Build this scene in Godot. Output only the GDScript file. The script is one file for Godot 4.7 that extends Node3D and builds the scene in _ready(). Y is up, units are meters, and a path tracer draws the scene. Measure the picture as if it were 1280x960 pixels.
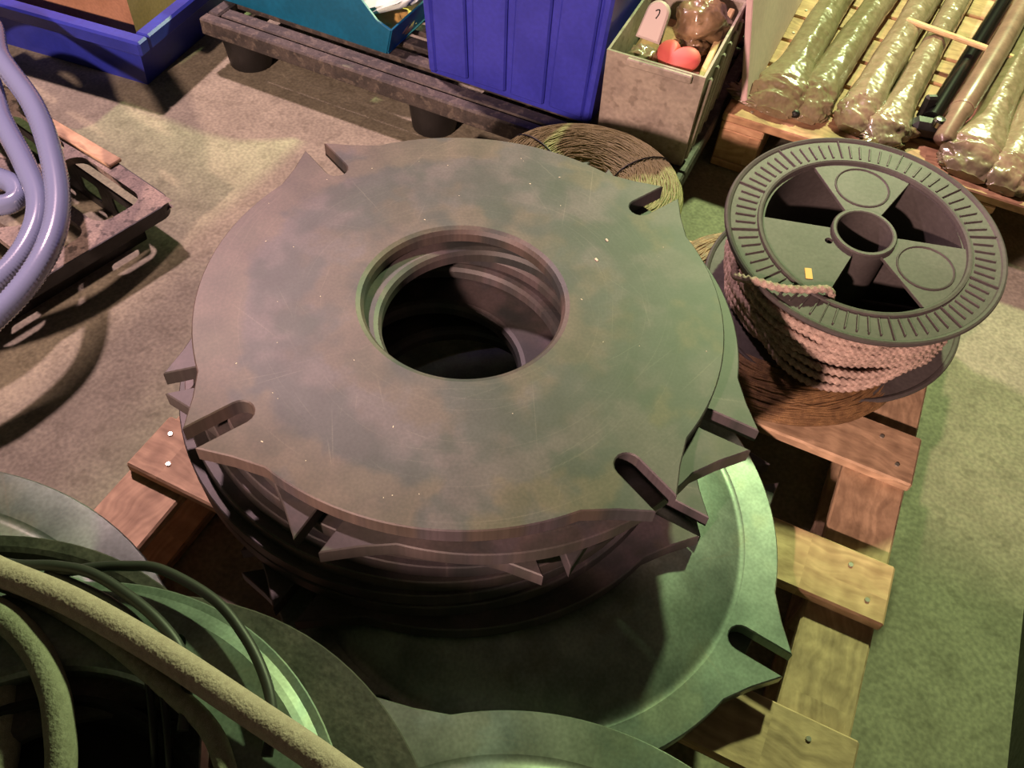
extends Node3D

# ------------------------------------------------------------------ mesh collector
class MB:
	var v := PackedVector3Array()
	var n := PackedVector3Array()
	var t := PackedVector2Array()
	func tri(a: Vector3, b: Vector3, c: Vector3, na: Vector3, nb: Vector3, nc: Vector3, ua := Vector2.ZERO, ub := Vector2.ZERO, uc := Vector2.ZERO):
		var g := (b - a).cross(c - a)
		if g.length_squared() < 1e-16: return
		if g.dot(na + nb + nc) > 0.0:
			v.append(a); v.append(c); v.append(b)
			n.append(na); n.append(nc); n.append(nb)
			t.append(ua); t.append(uc); t.append(ub)
		else:
			v.append(a); v.append(b); v.append(c)
			n.append(na); n.append(nb); n.append(nc)
			t.append(ua); t.append(ub); t.append(uc)
	func quad(a: Vector3, b: Vector3, c: Vector3, d: Vector3, na: Vector3, nb: Vector3, nc: Vector3, nd: Vector3, ua := Vector2.ZERO, ub := Vector2.ZERO, uc := Vector2.ZERO, ud := Vector2.ZERO):
		tri(a, b, c, na, nb, nc, ua, ub, uc)
		tri(a, c, d, na, nc, nd, ua, uc, ud)
	func flat(a: Vector3, b: Vector3, c: Vector3, d: Vector3, nn: Vector3, ua := Vector2.ZERO, ub := Vector2.ZERO, uc := Vector2.ZERO, ud := Vector2.ZERO):
		quad(a, b, c, d, nn, nn, nn, nn, ua, ub, uc, ud)
	func mesh() -> ArrayMesh:
		var m := ArrayMesh.new()
		var a := []
		a.resize(Mesh.ARRAY_MAX)
		a[Mesh.ARRAY_VERTEX] = v; a[Mesh.ARRAY_NORMAL] = n; a[Mesh.ARRAY_TEX_UV] = t
		m.add_surface_from_arrays(Mesh.PRIMITIVE_TRIANGLES, a)
		return m

	# chamfered box: uv in metres, the longest side along u
	func box(xf: Transform3D, size: Vector3, b := 0.002, uo := Vector2.ZERO):
		var h := size * 0.5
		b = min(b, min(h.x, min(h.y, h.z)) * 0.9)
		var la := 0
		if size.y > size[la]: la = 1
		if size.z > size[la]: la = 2
		var nb := xf.basis.orthonormalized()
		for ax in 3:
			var p := (ax + 1) % 3
			var q := (ax + 2) % 3
			if q == la:
				var w := p; p = q; q = w
			for s in [-1.0, 1.0]:
				var nn := Vector3.ZERO
				nn[ax] = s
				var c := []
				var uvs := []
				for k in [[-1, -1], [1, -1], [1, 1], [-1, 1]]:
					var x := Vector3.ZERO
					x[ax] = s * h[ax]; x[p] = k[0] * (h[p] - b); x[q] = k[1] * (h[q] - b)
					c.append(xf * x)
					uvs.append(Vector2(x[p], x[q] + ax * 0.037) + uo)
				flat(c[0], c[1], c[2], c[3], nb * nn, uvs[0], uvs[1], uvs[2], uvs[3])
		for ax in 3:                       # edges along ax
			var p := (ax + 1) % 3
			var q := (ax + 2) % 3
			for sp in [-1.0, 1.0]:
				for sq in [-1.0, 1.0]:
					var n1 := Vector3.ZERO
					var n2 := Vector3.ZERO
					n1[p] = sp; n2[q] = sq
					var a1 := Vector3.ZERO
					a1[p] = sp * h[p]; a1[q] = sq * (h[q] - b); a1[ax] = -(h[ax] - b)
					var a2 := Vector3.ZERO
					a2[p] = sp * (h[p] - b); a2[q] = sq * h[q]; a2[ax] = a1[ax]
					var b1 := a1
					var b2 := a2
					b1[ax] = -a1[ax]; b2[ax] = -a2[ax]
					var m1 := nb * (n1 + n2).normalized()
					flat(xf * a1, xf * b1, xf * b2, xf * a2, m1, uo + Vector2(a1[la], a1[q]), uo + Vector2(b1[la], a1[q]), uo + Vector2(b1[la], a1[q] + b), uo + Vector2(a1[la], a1[q] + b))
		for sx in [-1.0, 1.0]:
			for sy in [-1.0, 1.0]:
				for sz in [-1.0, 1.0]:
					var k := Vector3(sx, sy, sz)
					var nn := nb * k.normalized()
					tri(xf * (k * Vector3(h.x, h.y - b, h.z - b)), xf * (k * Vector3(h.x - b, h.y, h.z - b)), xf * (k * Vector3(h.x - b, h.y - b, h.z)), nn, nn, nn, uo, uo, uo)

	# a tube along points; radius r * prof(k); lobes > 0 gives a laid (twisted) rope
	func tube(pts: PackedVector3Array, r: float, sides := 10, closed := false, lobes := 0, pitch := 0.03, rr := PackedFloat32Array(), vs := 1.0):
		var m := pts.size()
		var tan := []
		for i in m:
			var a := pts[(i - 1 + m) % m] if (closed or i > 0) else pts[i]
			var b := pts[(i + 1) % m] if (closed or i < m - 1) else pts[i]
			tan.append((b - a).normalized())
		var up := Vector3.UP if absf(tan[0].y) < 0.9 else Vector3.RIGHT
		var e1: Vector3 = (up - tan[0] * up.dot(tan[0])).normalized()
		var rows := []
		var nrm := []
		var dist := 0.0
		var ds := PackedFloat32Array()
		for i in m:
			if i > 0: dist += pts[i].distance_to(pts[i - 1])
			ds.append(dist)
			e1 = (e1 - tan[i] * e1.dot(tan[i])).normalized()
			var e2: Vector3 = tan[i].cross(e1)
			var row := PackedVector3Array()
			var nr := PackedVector3Array()
			var ri := r * (rr[i] if rr.size() > 0 else 1.0)
			for k in sides + 1:
				var an := TAU * k / sides
				var q := 1.0
				if lobes > 0: q = 1.0 + 0.22 * cos(lobes * (an - TAU * dist / (pitch * lobes)))
				var d := e1 * cos(an) + e2 * sin(an)
				row.append(pts[i] + d * ri * q)
				nr.append(d)
			rows.append(row); nrm.append(nr)
		var last := m if closed else m - 1
		for i in last:
			var j := (i + 1) % m
			var v0 := ds[i] * vs
			var v1 := (ds[j] if j > i else dist + pts[m - 1].distance_to(pts[0])) * vs
			var sh := 0
			if closed and j == 0:          # untwist the closing seam
				var best := 1e9
				for s in sides:
					var dd: float = rows[i][0].distance_squared_to(rows[0][s])
					if dd < best: best = dd; sh = s
			for k in sides:
				var k0 := (k + sh) % sides
				var k1 := (k + 1 + sh) % sides
				var a: Vector3 = rows[i][k]
				var b: Vector3 = rows[i][k + 1]
				var c: Vector3 = rows[j][k1] if sh > 0 else rows[j][k + 1]
				var d: Vector3 = rows[j][k0] if sh > 0 else rows[j][k]
				if lobes > 0:
					var fn := (b - a).cross(d - a).normalized()
					if fn.dot(nrm[i][k]) < 0: fn = -fn
					quad(a, b, c, d, (fn + nrm[i][k]).normalized(), (fn + nrm[i][k + 1]).normalized(), (fn + nrm[i][k + 1]).normalized(), (fn + nrm[i][k]).normalized(), Vector2(float(k) / sides, v0), Vector2(float(k + 1) / sides, v0), Vector2(float(k + 1) / sides, v1), Vector2(float(k) / sides, v1))
				else:
					var nc: Vector3 = nrm[j][k1] if sh > 0 else nrm[j][k + 1]
					var nd: Vector3 = nrm[j][k0] if sh > 0 else nrm[j][k]
					quad(a, b, c, d, nrm[i][k], nrm[i][k + 1], nc, nd, Vector2(float(k) / sides, v0), Vector2(float(k + 1) / sides, v0), Vector2(float(k + 1) / sides, v1), Vector2(float(k) / sides, v1))
		if not closed:
			for e in [0, m - 1]:
				var o: Vector3 = -tan[0] if e == 0 else tan[m - 1]
				for k in sides: tri(pts[e], rows[e][k], rows[e][k + 1], o, o, o)

	# surface of revolution about y; profile of (radius, height); flat across the profile unless smooth
	func lathe(prof: PackedVector2Array, segs := 64, a0 := 0.0, a1 := TAU, uvr := 0.0, xf := Transform3D.IDENTITY, smooth := false):
		var m := prof.size()
		var pn := PackedVector2Array()
		for i in m - 1:
			var d := prof[i + 1] - prof[i]
			pn.append(Vector2(-d.y, d.x).normalized())      # outward when the profile runs from the outside top inwards
		var nb := xf.basis.orthonormalized()
		for i in m - 1:
			var n0 := pn[i]
			var n1 := pn[i]
			if smooth:
				if i > 0 and pn[i - 1].dot(pn[i]) > 0.5: n0 = (pn[i - 1] + pn[i]).normalized()
				if i < m - 2 and pn[i + 1].dot(pn[i]) > 0.5: n1 = (pn[i + 1] + pn[i]).normalized()
			for s in segs:
				var t0 := a0 + (a1 - a0) * s / segs
				var t1 := a0 + (a1 - a0) * (s + 1) / segs
				var d0 := Vector3(cos(t0), 0, sin(t0))
				var d1 := Vector3(cos(t1), 0, sin(t1))
				var P := [d0 * prof[i].x + Vector3.UP * prof[i].y, d1 * prof[i].x + Vector3.UP * prof[i].y, d1 * prof[i + 1].x + Vector3.UP * prof[i + 1].y, d0 * prof[i + 1].x + Vector3.UP * prof[i + 1].y]
				var N := [-d0 * n0.x - Vector3.UP * n0.y, -d1 * n0.x - Vector3.UP * n0.y, -d1 * n1.x - Vector3.UP * n1.y, -d0 * n1.x - Vector3.UP * n1.y]
				var U := []
				for k in 4:
					U.append(Vector2(P[k].x, P[k].z) / uvr + Vector2(0.5, 0.5) if uvr > 0.0 else Vector2(atan2(P[k].z, P[k].x) / TAU, P[k].y * 4.0))
				quad(xf * P[0], xf * P[1], xf * P[2], xf * P[3], nb * N[0], nb * N[1], nb * N[2], nb * N[3], U[0], U[1], U[2], U[3])

	# extruded simple polygon (x, z), from y0 up to y1, chamfered top
	func prism(poly: PackedVector2Array, y0: float, y1: float, ch := 0.001, uvr := 1.0, xf := Transform3D.IDENTITY, wall := PackedInt32Array()):
		var m := poly.size()
		var area := 0.0
		for i in m: area += poly[i].cross(poly[(i + 1) % m])
		var sg := 1.0 if area > 0 else -1.0
		var en := PackedVector2Array()
		for i in m:
			var d := (poly[(i + 1) % m] - poly[i]).normalized()
			en.append(Vector2(d.y, -d.x) * sg)
		var ins := PackedVector2Array()
		var open := wall.size() > 0
		for i in m:
			var a := en[(i - 1 + m) % m]
			var b := en[i]
			var wa := not open or wall[(i - 1 + m) % m] == 1
			var wb := not open or wall[i] == 1
			var off := Vector2.ZERO
			if wa and wb:
				off = (a + b).normalized() / max(0.5, (a + b).normalized().dot(a))
			elif wa: off = a
			elif wb: off = b
			ins.append(poly[i] - off * ch)
		var nb := xf.basis.orthonormalized()
		var idx := Geometry2D.triangulate_polygon(ins)
		for k in range(0, idx.size(), 3):
			var P := []
			for j in 3: P.append(ins[idx[k + j]])
			tri(xf * Vector3(P[0].x, y1, P[0].y), xf * Vector3(P[1].x, y1, P[1].y), xf * Vector3(P[2].x, y1, P[2].y), nb * Vector3.UP, nb * Vector3.UP, nb * Vector3.UP, P[0] / uvr + Vector2(0.5, 0.5), P[1] / uvr + Vector2(0.5, 0.5), P[2] / uvr + Vector2(0.5, 0.5))
		idx = Geometry2D.triangulate_polygon(poly)
		for k in range(0, idx.size(), 3):
			var P := []
			for j in 3: P.append(poly[idx[k + j]])
			tri(xf * Vector3(P[0].x, y0, P[0].y), xf * Vector3(P[1].x, y0, P[1].y), xf * Vector3(P[2].x, y0, P[2].y), nb * Vector3.DOWN, nb * Vector3.DOWN, nb * Vector3.DOWN, P[0] / uvr + Vector2(0.5, 0.5), P[1] / uvr + Vector2(0.5, 0.5), P[2] / uvr + Vector2(0.5, 0.5))
		for i in m:
			if open and wall[i] == 0: continue
			var j := (i + 1) % m
			var n0 := en[i]
			var n1 := en[i]
			var pr := en[(i - 1 + m) % m]
			var nx := en[j]
			if pr.dot(en[i]) > 0.85: n0 = (pr + en[i]).normalized()
			if nx.dot(en[i]) > 0.85: n1 = (nx + en[i]).normalized()
			var N0 := nb * Vector3(n0.x, 0, n0.y)
			var N1 := nb * Vector3(n1.x, 0, n1.y)
			var a := poly[i]
			var b := poly[j]
			var ua := a / uvr + Vector2(0.5, 0.5)
			var ub := b / uvr + Vector2(0.5, 0.5)
			quad(xf * Vector3(a.x, y0, a.y), xf * Vector3(b.x, y0, b.y), xf * Vector3(b.x, y1 - ch, b.y), xf * Vector3(a.x, y1 - ch, a.y), N0, N1, N1, N0, ua, ub, ub, ua)
			if ch > 0.0:
				var M0 := (N0 + nb * Vector3.UP).normalized()
				var M1 := (N1 + nb * Vector3.UP).normalized()
				quad(xf * Vector3(a.x, y1 - ch, a.y), xf * Vector3(b.x, y1 - ch, b.y), xf * Vector3(ins[j].x, y1, ins[j].y), xf * Vector3(ins[i].x, y1, ins[i].y), M0, M1, M1, M0, ua, ub, ub, ua)

	# lumpy closed body: ellipsoid with noise
	func lump(c: Vector3, rad: Vector3, noise: FastNoiseLite, amp: float, nu := 28, nv := 16, basis := Basis.IDENTITY, floor_y := -1e9, sq := 1.0):
		var rows := []
		for j in nv + 1:
			var row := PackedVector3Array()
			for i in nu + 1:
				var th := PI * j / nv
				var ph := TAU * (i % nu) / nu
				var d := Vector3(sin(th) * cos(ph), cos(th), sin(th) * sin(ph))
				if sq != 1.0:
					d = Vector3(signf(d.x) * pow(absf(d.x), sq), signf(d.y) * pow(absf(d.y), sq), signf(d.z) * pow(absf(d.z), sq))
				var k := 1.0 + amp * noise.get_noise_3dv(d * 100.0 + c * 300.0)
				var p := c + basis * (d * rad * k)
				p.y = max(p.y, floor_y)
				row.append(p)
			rows.append(row)
		grid(rows, true, c)

	# quads between rows of points with smooth normals; hint: a point inside
	func grid(rows: Array, wrap := false, inside := Vector3.ZERO, use_inside := true):
		var nr := rows.size()
		var nc: int = rows[0].size()
		var N := []
		for j in nr:
			var row := PackedVector3Array()
			for i in nc:
				var l: Vector3 = rows[j][i - 1] if i > 0 else (rows[j][nc - 2] if wrap else rows[j][i])
				var r: Vector3 = rows[j][i + 1] if i < nc - 1 else (rows[j][1] if wrap else rows[j][i])
				var u: Vector3 = rows[max(j - 1, 0)][i]
				var d: Vector3 = rows[min(j + 1, nr - 1)][i]
				var x := (r - l).cross(d - u)
				if x.length_squared() < 1e-18: x = rows[j][i] - inside
				x = x.normalized()
				if use_inside and x.dot(rows[j][i] - inside) < 0: x = -x
				row.append(x)
			N.append(row)
		for j in nr - 1:
			for i in nc - 1:
				quad(rows[j][i], rows[j][i + 1], rows[j + 1][i + 1], rows[j + 1][i], N[j][i], N[j][i + 1], N[j + 1][i + 1], N[j + 1][i], Vector2(float(i) / (nc - 1), float(j) / (nr - 1)), Vector2(float(i + 1) / (nc - 1), float(j) / (nr - 1)), Vector2(float(i + 1) / (nc - 1), float(j + 1) / (nr - 1)), Vector2(float(i) / (nc - 1), float(j + 1) / (nr - 1)))

# ------------------------------------------------------------------ scene helpers
var used := {}
var M := {}
var rng := RandomNumberGenerator.new()

func numbered(called: String) -> String:
	var k: int = used.get(called, 0)
	used[called] = k + 1
	return called if k == 0 else "%s_%03d" % [called, k]

func tag(o: Node, label: String, category: String, group := ""):
	o.set_meta("label", label); o.set_meta("category", category)
	if group: o.set_meta("group", group)

func thing(called: String, label: String, category: String, at := Vector3.ZERO, turn := 0.0, group := "") -> Node3D:
	var o := Node3D.new()
	o.name = numbered(called)
	add_child(o)
	o.position = at; o.rotation.y = turn
	tag(o, label, category, group)
	return o

func obj(called: String, mb: MB, m: Material, parent: Node = null) -> MeshInstance3D:
	return mobj(called, mb.mesh(), m, parent)

func mobj(called: String, mesh: Mesh, m: Material, parent: Node = null) -> MeshInstance3D:
	var o := MeshInstance3D.new()
	o.mesh = mesh
	o.material_override = m
	if parent == null:
		o.name = numbered(called)
		add_child(o)
	else:
		o.name = called
		parent.add_child(o, true)
	return o

func single(called: String, label: String, category: String, mb: MB, m: Material, at := Vector3.ZERO, turn := 0.0, group := "") -> MeshInstance3D:
	var o := obj(called, mb, m)
	o.position = at; o.rotation.y = turn
	tag(o, label, category, group)
	return o

func struct(called: String, mb: MB, m: Material):
	var o := obj(called, mb, m)
	o.set_meta("kind", "structure")
	return o

func X(at: Vector3, b := Basis.IDENTITY) -> Transform3D:
	return Transform3D(b, at)

func spline(p: PackedVector3Array, per := 8, closed := false) -> PackedVector3Array:
	var out := PackedVector3Array()
	var m := p.size()
	var last := m if closed else m - 1
	for i in last:
		var a := p[(i - 1 + m) % m] if (closed or i > 0) else p[i]
		var b := p[i]
		var c := p[(i + 1) % m]
		var d := p[(i + 2) % m] if (closed or i < m - 2) else c
		for k in per:
			out.append(b.cubic_interpolate(c, a, d, float(k) / per))
	if not closed: out.append(p[m - 1])
	return out

# ------------------------------------------------------------------ materials
func fnoise(s: int, f: float, oct := 4, type := FastNoiseLite.TYPE_SIMPLEX_SMOOTH) -> FastNoiseLite:
	var n := FastNoiseLite.new()
	n.seed = s; n.frequency = f; n.noise_type = type
	n.fractal_type = FastNoiseLite.FRACTAL_FBM; n.fractal_octaves = oct
	return n

func tex(im: Image) -> ImageTexture:
	im.generate_mipmaps()
	return ImageTexture.create_from_image(im)

# tileable mottled colour: coarse noise mixes a to b, fine noise makes grain
func mottle(s: int, size: int, a: Color, b: Color, coarse: float, fine: float, grain: float, spot := Color(0, 0, 0, 0), spot_at := 2.0) -> ImageTexture:
	var n1 := fnoise(s, coarse, 5).get_seamless_image(size, size)
	var n2 := fnoise(s + 7, fine, 3).get_seamless_image(size, size)
	var n3 := fnoise(s + 13, coarse * 2.3, 4).get_seamless_image(size, size)
	var im := Image.create(size, size, false, Image.FORMAT_RGB8)
	for y in size:
		for x in size:
			var k := n1.get_pixel(x, y).r
			var c := a.lerp(b, smoothstep(0.25, 0.75, k))
			if spot.a > 0.0: c = c.lerp(spot, spot.a * smoothstep(spot_at, spot_at + 0.15, n3.get_pixel(x, y).r))
			var g := 1.0 + grain * (n2.get_pixel(x, y).r - 0.5) * 2.0
			im.set_pixel(x, y, Color(c.r * g, c.g * g, c.b * g))
	return tex(im)

func bump(s: int, size: int, f: float, strength: float, oct := 4) -> ImageTexture:
	var im := fnoise(s, f, oct).get_seamless_image(size, size)
	im.convert(Image.FORMAT_RGBA8)
	im.bump_map_to_normal_map(strength)
	return tex(im)

func solid(c: Color, rough := 0.7, metal := 0.0) -> StandardMaterial3D:
	var m := StandardMaterial3D.new()
	m.albedo_color = c; m.roughness = rough; m.metallic = metal
	return m

# triplanar surface in world or own axes; scale: tiles per metre
func surf(t: Texture2D, scale: float, rough := 0.7, nt: Texture2D = null, ns := 1.0, metal := 0.0, world := false) -> StandardMaterial3D:
	var m := StandardMaterial3D.new()
	m.albedo_texture = t; m.roughness = rough; m.metallic = metal
	m.uv1_triplanar = true; m.uv1_world_triplanar = world
	m.uv1_scale = Vector3.ONE * scale
	if nt:
		m.normal_enabled = true; m.normal_texture = nt; m.normal_scale = ns
	return m

func wood_tex(s: int, light: Color, dark: Color) -> ImageTexture:
	var n := fnoise(s, 0.02, 4)
	var n2 := fnoise(s + 3, 0.012, 3)
	var w := 512
	var h := 128
	var im := Image.create(w, h, false, Image.FORMAT_RGB8)
	for y in h:
		for x in w:
			var warp := n2.get_noise_2d(x * 0.5, y) * 14.0
			var g := n.get_noise_2d(x * 0.25, (y + warp) * 5.0)
			var ring := 0.5 + 0.5 * sin((y + warp * 1.6) * 0.42)
			var blotch := n2.get_noise_2d(x * 1.6 + 500.0, y * 1.6)
			var k := clampf(0.45 + g * 0.55 + (ring - 0.5) * 0.10 + blotch * 0.55, 0.0, 1.0)
			im.set_pixel(x, y, light.lerp(dark, k))
	return tex(im)

func wood(s: int, light: Color, dark: Color) -> StandardMaterial3D:
	var m := StandardMaterial3D.new()
	m.albedo_texture = wood_tex(s, light, dark)
	m.uv1_scale = Vector3(2.2, 5.0, 1)
	m.roughness = 0.75
	m.normal_enabled = true; m.normal_texture = M.wood_bump; m.normal_scale = 0.35
	return m

# the face of a disc: patches, turning scratches and dirt, drawn in the disc's own plane
func disc_tex(s: int, size: int, a: Color, b: Color, c: Color, rust: Color, rust_amt: float, scratches: int, hole: float, R: float) -> ImageTexture:
	var im := Image.create(size, size, false, Image.FORMAT_RGB8)
	var n1 := fnoise(s, 3.2, 3)
	var n2 := fnoise(s + 1, 2.6, 4)
	var n3 := fnoise(s + 2, 60.0, 3)
	var n4 := fnoise(s + 3, 5.0, 4)
	for y in size:
		for x in size:
			var p := (Vector2(x, y) / size - Vector2(0.5, 0.5)) * 2.4
			var r := p.length()
			var k1 := n1.get_noise_2dv(p)
			var k2 := n2.get_noise_2dv(p)
			var k4 := n4.get_noise_2dv(p)
			var col := a.lerp(b, smoothstep(-0.3, 0.3, k1)).lerp(c, 0.75 * smoothstep(0.0, 0.4, k2))
			# rust where it stands: a band along part of the outer edge and patches round the bore
			var edge := smoothstep(0.80, 0.86, r + 0.05 * k4) * smoothstep(-0.3, 0.1, k2 + 0.3 * k4 + 0.5 * (p.y - p.x) * 0.7)
			var bore := smoothstep(hole + 0.27, hole + 0.10, r + 0.22 * k4) * smoothstep(-0.5, 0.2, k1)
			col = col.lerp(rust, rust_amt * clampf(0.85 * edge + 0.7 * bore, 0.0, 0.85))
			var g := 1.0 + 0.12 * n3.get_noise_2dv(p) + 0.15 * k4
			im.set_pixel(x, y, Color(col.r * g, col.g * g, col.b * g))
	var rg := RandomNumberGenerator.new()
	rg.seed = s
	for i in scratches:
		var r := rg.randf_range(hole + 0.05, 0.95)
		var off := Vector2(rg.randf_range(-0.12, 0.12), rg.randf_range(-0.12, 0.12))
		var a0 := rg.randf() * TAU
		var sweep := rg.randf_range(0.15, 1.1)
		var amt := rg.randf_range(0.05, 0.15)
		var straight := rg.randf() < 0.35
		var steps := int(sweep * r * size * 0.42)
		for k in steps:
			var f := float(k) / steps
			var p := off + Vector2.from_angle(a0 + sweep * f) * r
			if straight: p = Vector2.from_angle(a0) * r + Vector2.from_angle(a0 * 3.0) * (f - 0.5) * sweep * 0.4
			var q := (p / 2.4 + Vector2(0.5, 0.5)) * size
			if q.x < 1 or q.y < 1 or q.x >= size - 1 or q.y >= size - 1: continue
			var old := im.get_pixel(int(q.x), int(q.y))
			im.set_pixel(int(q.x), int(q.y), old.lerp(Color(0.62, 0.58, 0.52), amt * sin(f * PI)))
	return tex(im)

func disc_mat(t: Texture2D, rough: float, metal: float, spec := 0.5) -> StandardMaterial3D:
	var m := StandardMaterial3D.new()
	m.albedo_texture = t; m.roughness = rough; m.metallic = metal; m.metallic_specular = spec
	return m

func make_materials():
	M.wood_bump = bump(5, 256, 0.03, 3.0)
	M.wood1 = wood(11, Color(0.82, 0.69, 0.55), Color(0.62, 0.50, 0.38))
	M.wood2 = wood(23, Color(0.77, 0.65, 0.52), Color(0.56, 0.46, 0.36))
	M.wood3 = wood(37, Color(0.84, 0.71, 0.55), Color(0.64, 0.51, 0.38))
	M.wood_pale = wood(41, Color(0.80, 0.64, 0.50), Color(0.62, 0.46, 0.34))
	M.wood_pale2 = wood(43, Color(0.78, 0.62, 0.47), Color(0.56, 0.42, 0.31))
	M.concrete = surf(mottle(3, 512, Color(0.48, 0.465, 0.395), Color(0.52, 0.505, 0.43), 0.02, 0.22, 0.16, Color(0.40, 0.385, 0.32, 0.45), 0.64), 0.9, 0.8, bump(9, 512, 0.08, 2.0), 0.2, 0.0, true)
	M.fine_bump = bump(15, 256, 0.09, 2.0)
	M.crinkle = bump(17, 256, 0.018, 9.0, 3)
	M.top_disc = disc_mat(disc_tex(51, 900, Color(0.215, 0.215, 0.222), Color(0.290, 0.262, 0.275), Color(0.180, 0.196, 0.190), Color(0.335, 0.28, 0.232), 0.72, 190, 0.38, 0.35), 0.55, 0.0)
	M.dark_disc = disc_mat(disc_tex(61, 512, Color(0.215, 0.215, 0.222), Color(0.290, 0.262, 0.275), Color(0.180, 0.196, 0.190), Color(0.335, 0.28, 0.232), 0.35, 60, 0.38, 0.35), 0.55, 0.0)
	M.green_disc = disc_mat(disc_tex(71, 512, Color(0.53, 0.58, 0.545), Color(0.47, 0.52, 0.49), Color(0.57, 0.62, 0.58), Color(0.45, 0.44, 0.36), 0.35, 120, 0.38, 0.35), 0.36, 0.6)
	M.belt = surf(mottle(81, 256, Color(0.21, 0.20, 0.18), Color(0.28, 0.26, 0.24), 0.02, 0.2, 0.2), 3.0, 0.8, M.fine_bump, 0.4)
	M.black_plastic = surf(mottle(91, 256, Color(0.075, 0.072, 0.07), Color(0.12, 0.115, 0.11), 0.02, 0.15, 0.15), 2.0, 0.5, M.fine_bump, 0.2)
	M.dusty_black = surf(mottle(93, 256, Color(0.20, 0.185, 0.175), Color(0.28, 0.255, 0.235), 0.02, 0.2, 0.2, Color(0.38, 0.35, 0.31, 0.7), 0.6), 3.0, 0.65, M.fine_bump, 0.3)
	M.reel_plastic = surf(mottle(95, 256, Color(0.285, 0.265, 0.26), Color(0.315, 0.295, 0.29), 0.015, 0.15, 0.10), 3.0, 0.54, M.fine_bump, 0.04)
	M.reel_plastic.metallic_specular = 0.35
	M.reel_dark = solid(Color(0.06, 0.06, 0.06), 0.55)
	M.rope = surf(mottle(97, 256, Color(0.58, 0.50, 0.46), Color(0.72, 0.63, 0.58), 0.03, 0.25, 0.25), 8.0, 0.85)
	M.straw = surf(mottle(99, 256, Color(0.46, 0.43, 0.26), Color(0.51, 0.48, 0.31), 0.03, 0.3, 0.3), 6.0, 0.6)
	M.brown_wire = surf(mottle(101, 256, Color(0.40, 0.30, 0.20), Color(0.54, 0.42, 0.28), 0.03, 0.3, 0.3), 6.0, 0.55)
	M.bag = surf(mottle(103, 256, Color(0.48, 0.43, 0.33), Color(0.55, 0.50, 0.40), 0.02, 0.1, 0.10), 4.0, 0.30, M.crinkle, 0.45)
	M.bag.clearcoat_enabled = true; M.bag.clearcoat = 0.5; M.bag.clearcoat_roughness = 0.12
	M.bag_brown = surf(mottle(105, 256, Color(0.42, 0.34, 0.25), Color(0.55, 0.46, 0.34), 0.02, 0.1, 0.10), 4.0, 0.32, M.crinkle, 0.45)
	M.bag_brown.clearcoat_enabled = true; M.bag_brown.clearcoat = 0.5; M.bag_brown.clearcoat_roughness = 0.12
	M.blue = surf(mottle(107, 128, Color(0.20, 0.22, 0.64), Color(0.22, 0.24, 0.68), 0.02, 0.2, 0.06), 3.0, 0.42)
	M.blue_deep = surf(mottle(108, 128, Color(0.13, 0.17, 0.52), Color(0.15, 0.19, 0.57), 0.02, 0.2, 0.06), 3.0, 0.45)
	M.teal = surf(mottle(109, 128, Color(0.05, 0.36, 0.48), Color(0.06, 0.39, 0.52), 0.02, 0.2, 0.06), 3.0, 0.45)
	M.grey_box = surf(mottle(111, 256, Color(0.62, 0.58, 0.53), Color(0.56, 0.52, 0.48), 0.015, 0.12, 0.10, Color(0.45, 0.41, 0.37, 0.6), 0.62), 2.5, 0.6)
	M.card = surf(mottle(113, 256, Color(0.58, 0.43, 0.31), Color(0.64, 0.48, 0.36), 0.01, 0.2, 0.08), 2.0, 0.85)
	M.white_board = surf(mottle(115, 128, Color(0.82, 0.70, 0.70), Color(0.85, 0.74, 0.73), 0.01, 0.2, 0.04), 2.0, 0.8)
	M.fuzzy = surf(mottle(117, 256, Color(0.68, 0.59, 0.56), Color(0.74, 0.65, 0.62), 0.04, 0.3, 0.16), 9.0, 0.95, M.fine_bump, 1.0)
	M.fuzzy_green = surf(mottle(119, 256, Color(0.50, 0.49, 0.43), Color(0.56, 0.55, 0.49), 0.04, 0.3, 0.16), 9.0, 0.95, M.fine_bump, 1.0)
	M.cable = solid(Color(0.21, 0.21, 0.205), 0.5)
	M.cable_black = solid(Color(0.05, 0.05, 0.06), 0.4)
	M.hose = solid(Color(0.46, 0.50, 0.63), 0.22)
	M.hose.clearcoat_enabled = true; M.hose.clearcoat = 1.0; M.hose.clearcoat_roughness = 0.05
	M.red = solid(Color(0.82, 0.38, 0.36), 0.6)
	M.white = solid(Color(0.80, 0.74, 0.72), 0.5)
	M.paper = solid(Color(0.72, 0.78, 0.74), 0.6)
	M.yellow_paper = solid(Color(0.86, 0.72, 0.42), 0.7)
	M.chip = solid(Color(0.80, 0.76, 0.68), 0.8)
	M.nail = solid(Color(0.75, 0.74, 0.70), 0.3, 0.8)
	M.steel = solid(Color(0.55, 0.54, 0.52), 0.2, 1.0)
	M.steel_dark = solid(Color(0.22, 0.22, 0.22), 0.22, 0.9)
	M.brown_bar = surf(mottle(121, 128, Color(0.46, 0.38, 0.32), Color(0.53, 0.44, 0.37), 0.02, 0.2, 0.1), 4.0, 0.3)
	M.stick = wood(47, Color(0.86, 0.76, 0.58), Color(0.72, 0.60, 0.42))
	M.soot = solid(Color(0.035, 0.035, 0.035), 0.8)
	M.crate_dusty = surf(mottle(94, 256, Color(0.44, 0.40, 0.37), Color(0.52, 0.47, 0.43), 0.02, 0.2, 0.2, Color(0.22, 0.2, 0.18, 0.7), 0.6), 3.0, 0.7, M.fine_bump, 0.3)
	M.wall = surf(mottle(123, 128, Color(0.36, 0.36, 0.35), Color(0.40, 0.40, 0.39), 0.01, 0.2, 0.05), 0.5, 0.9)

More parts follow.
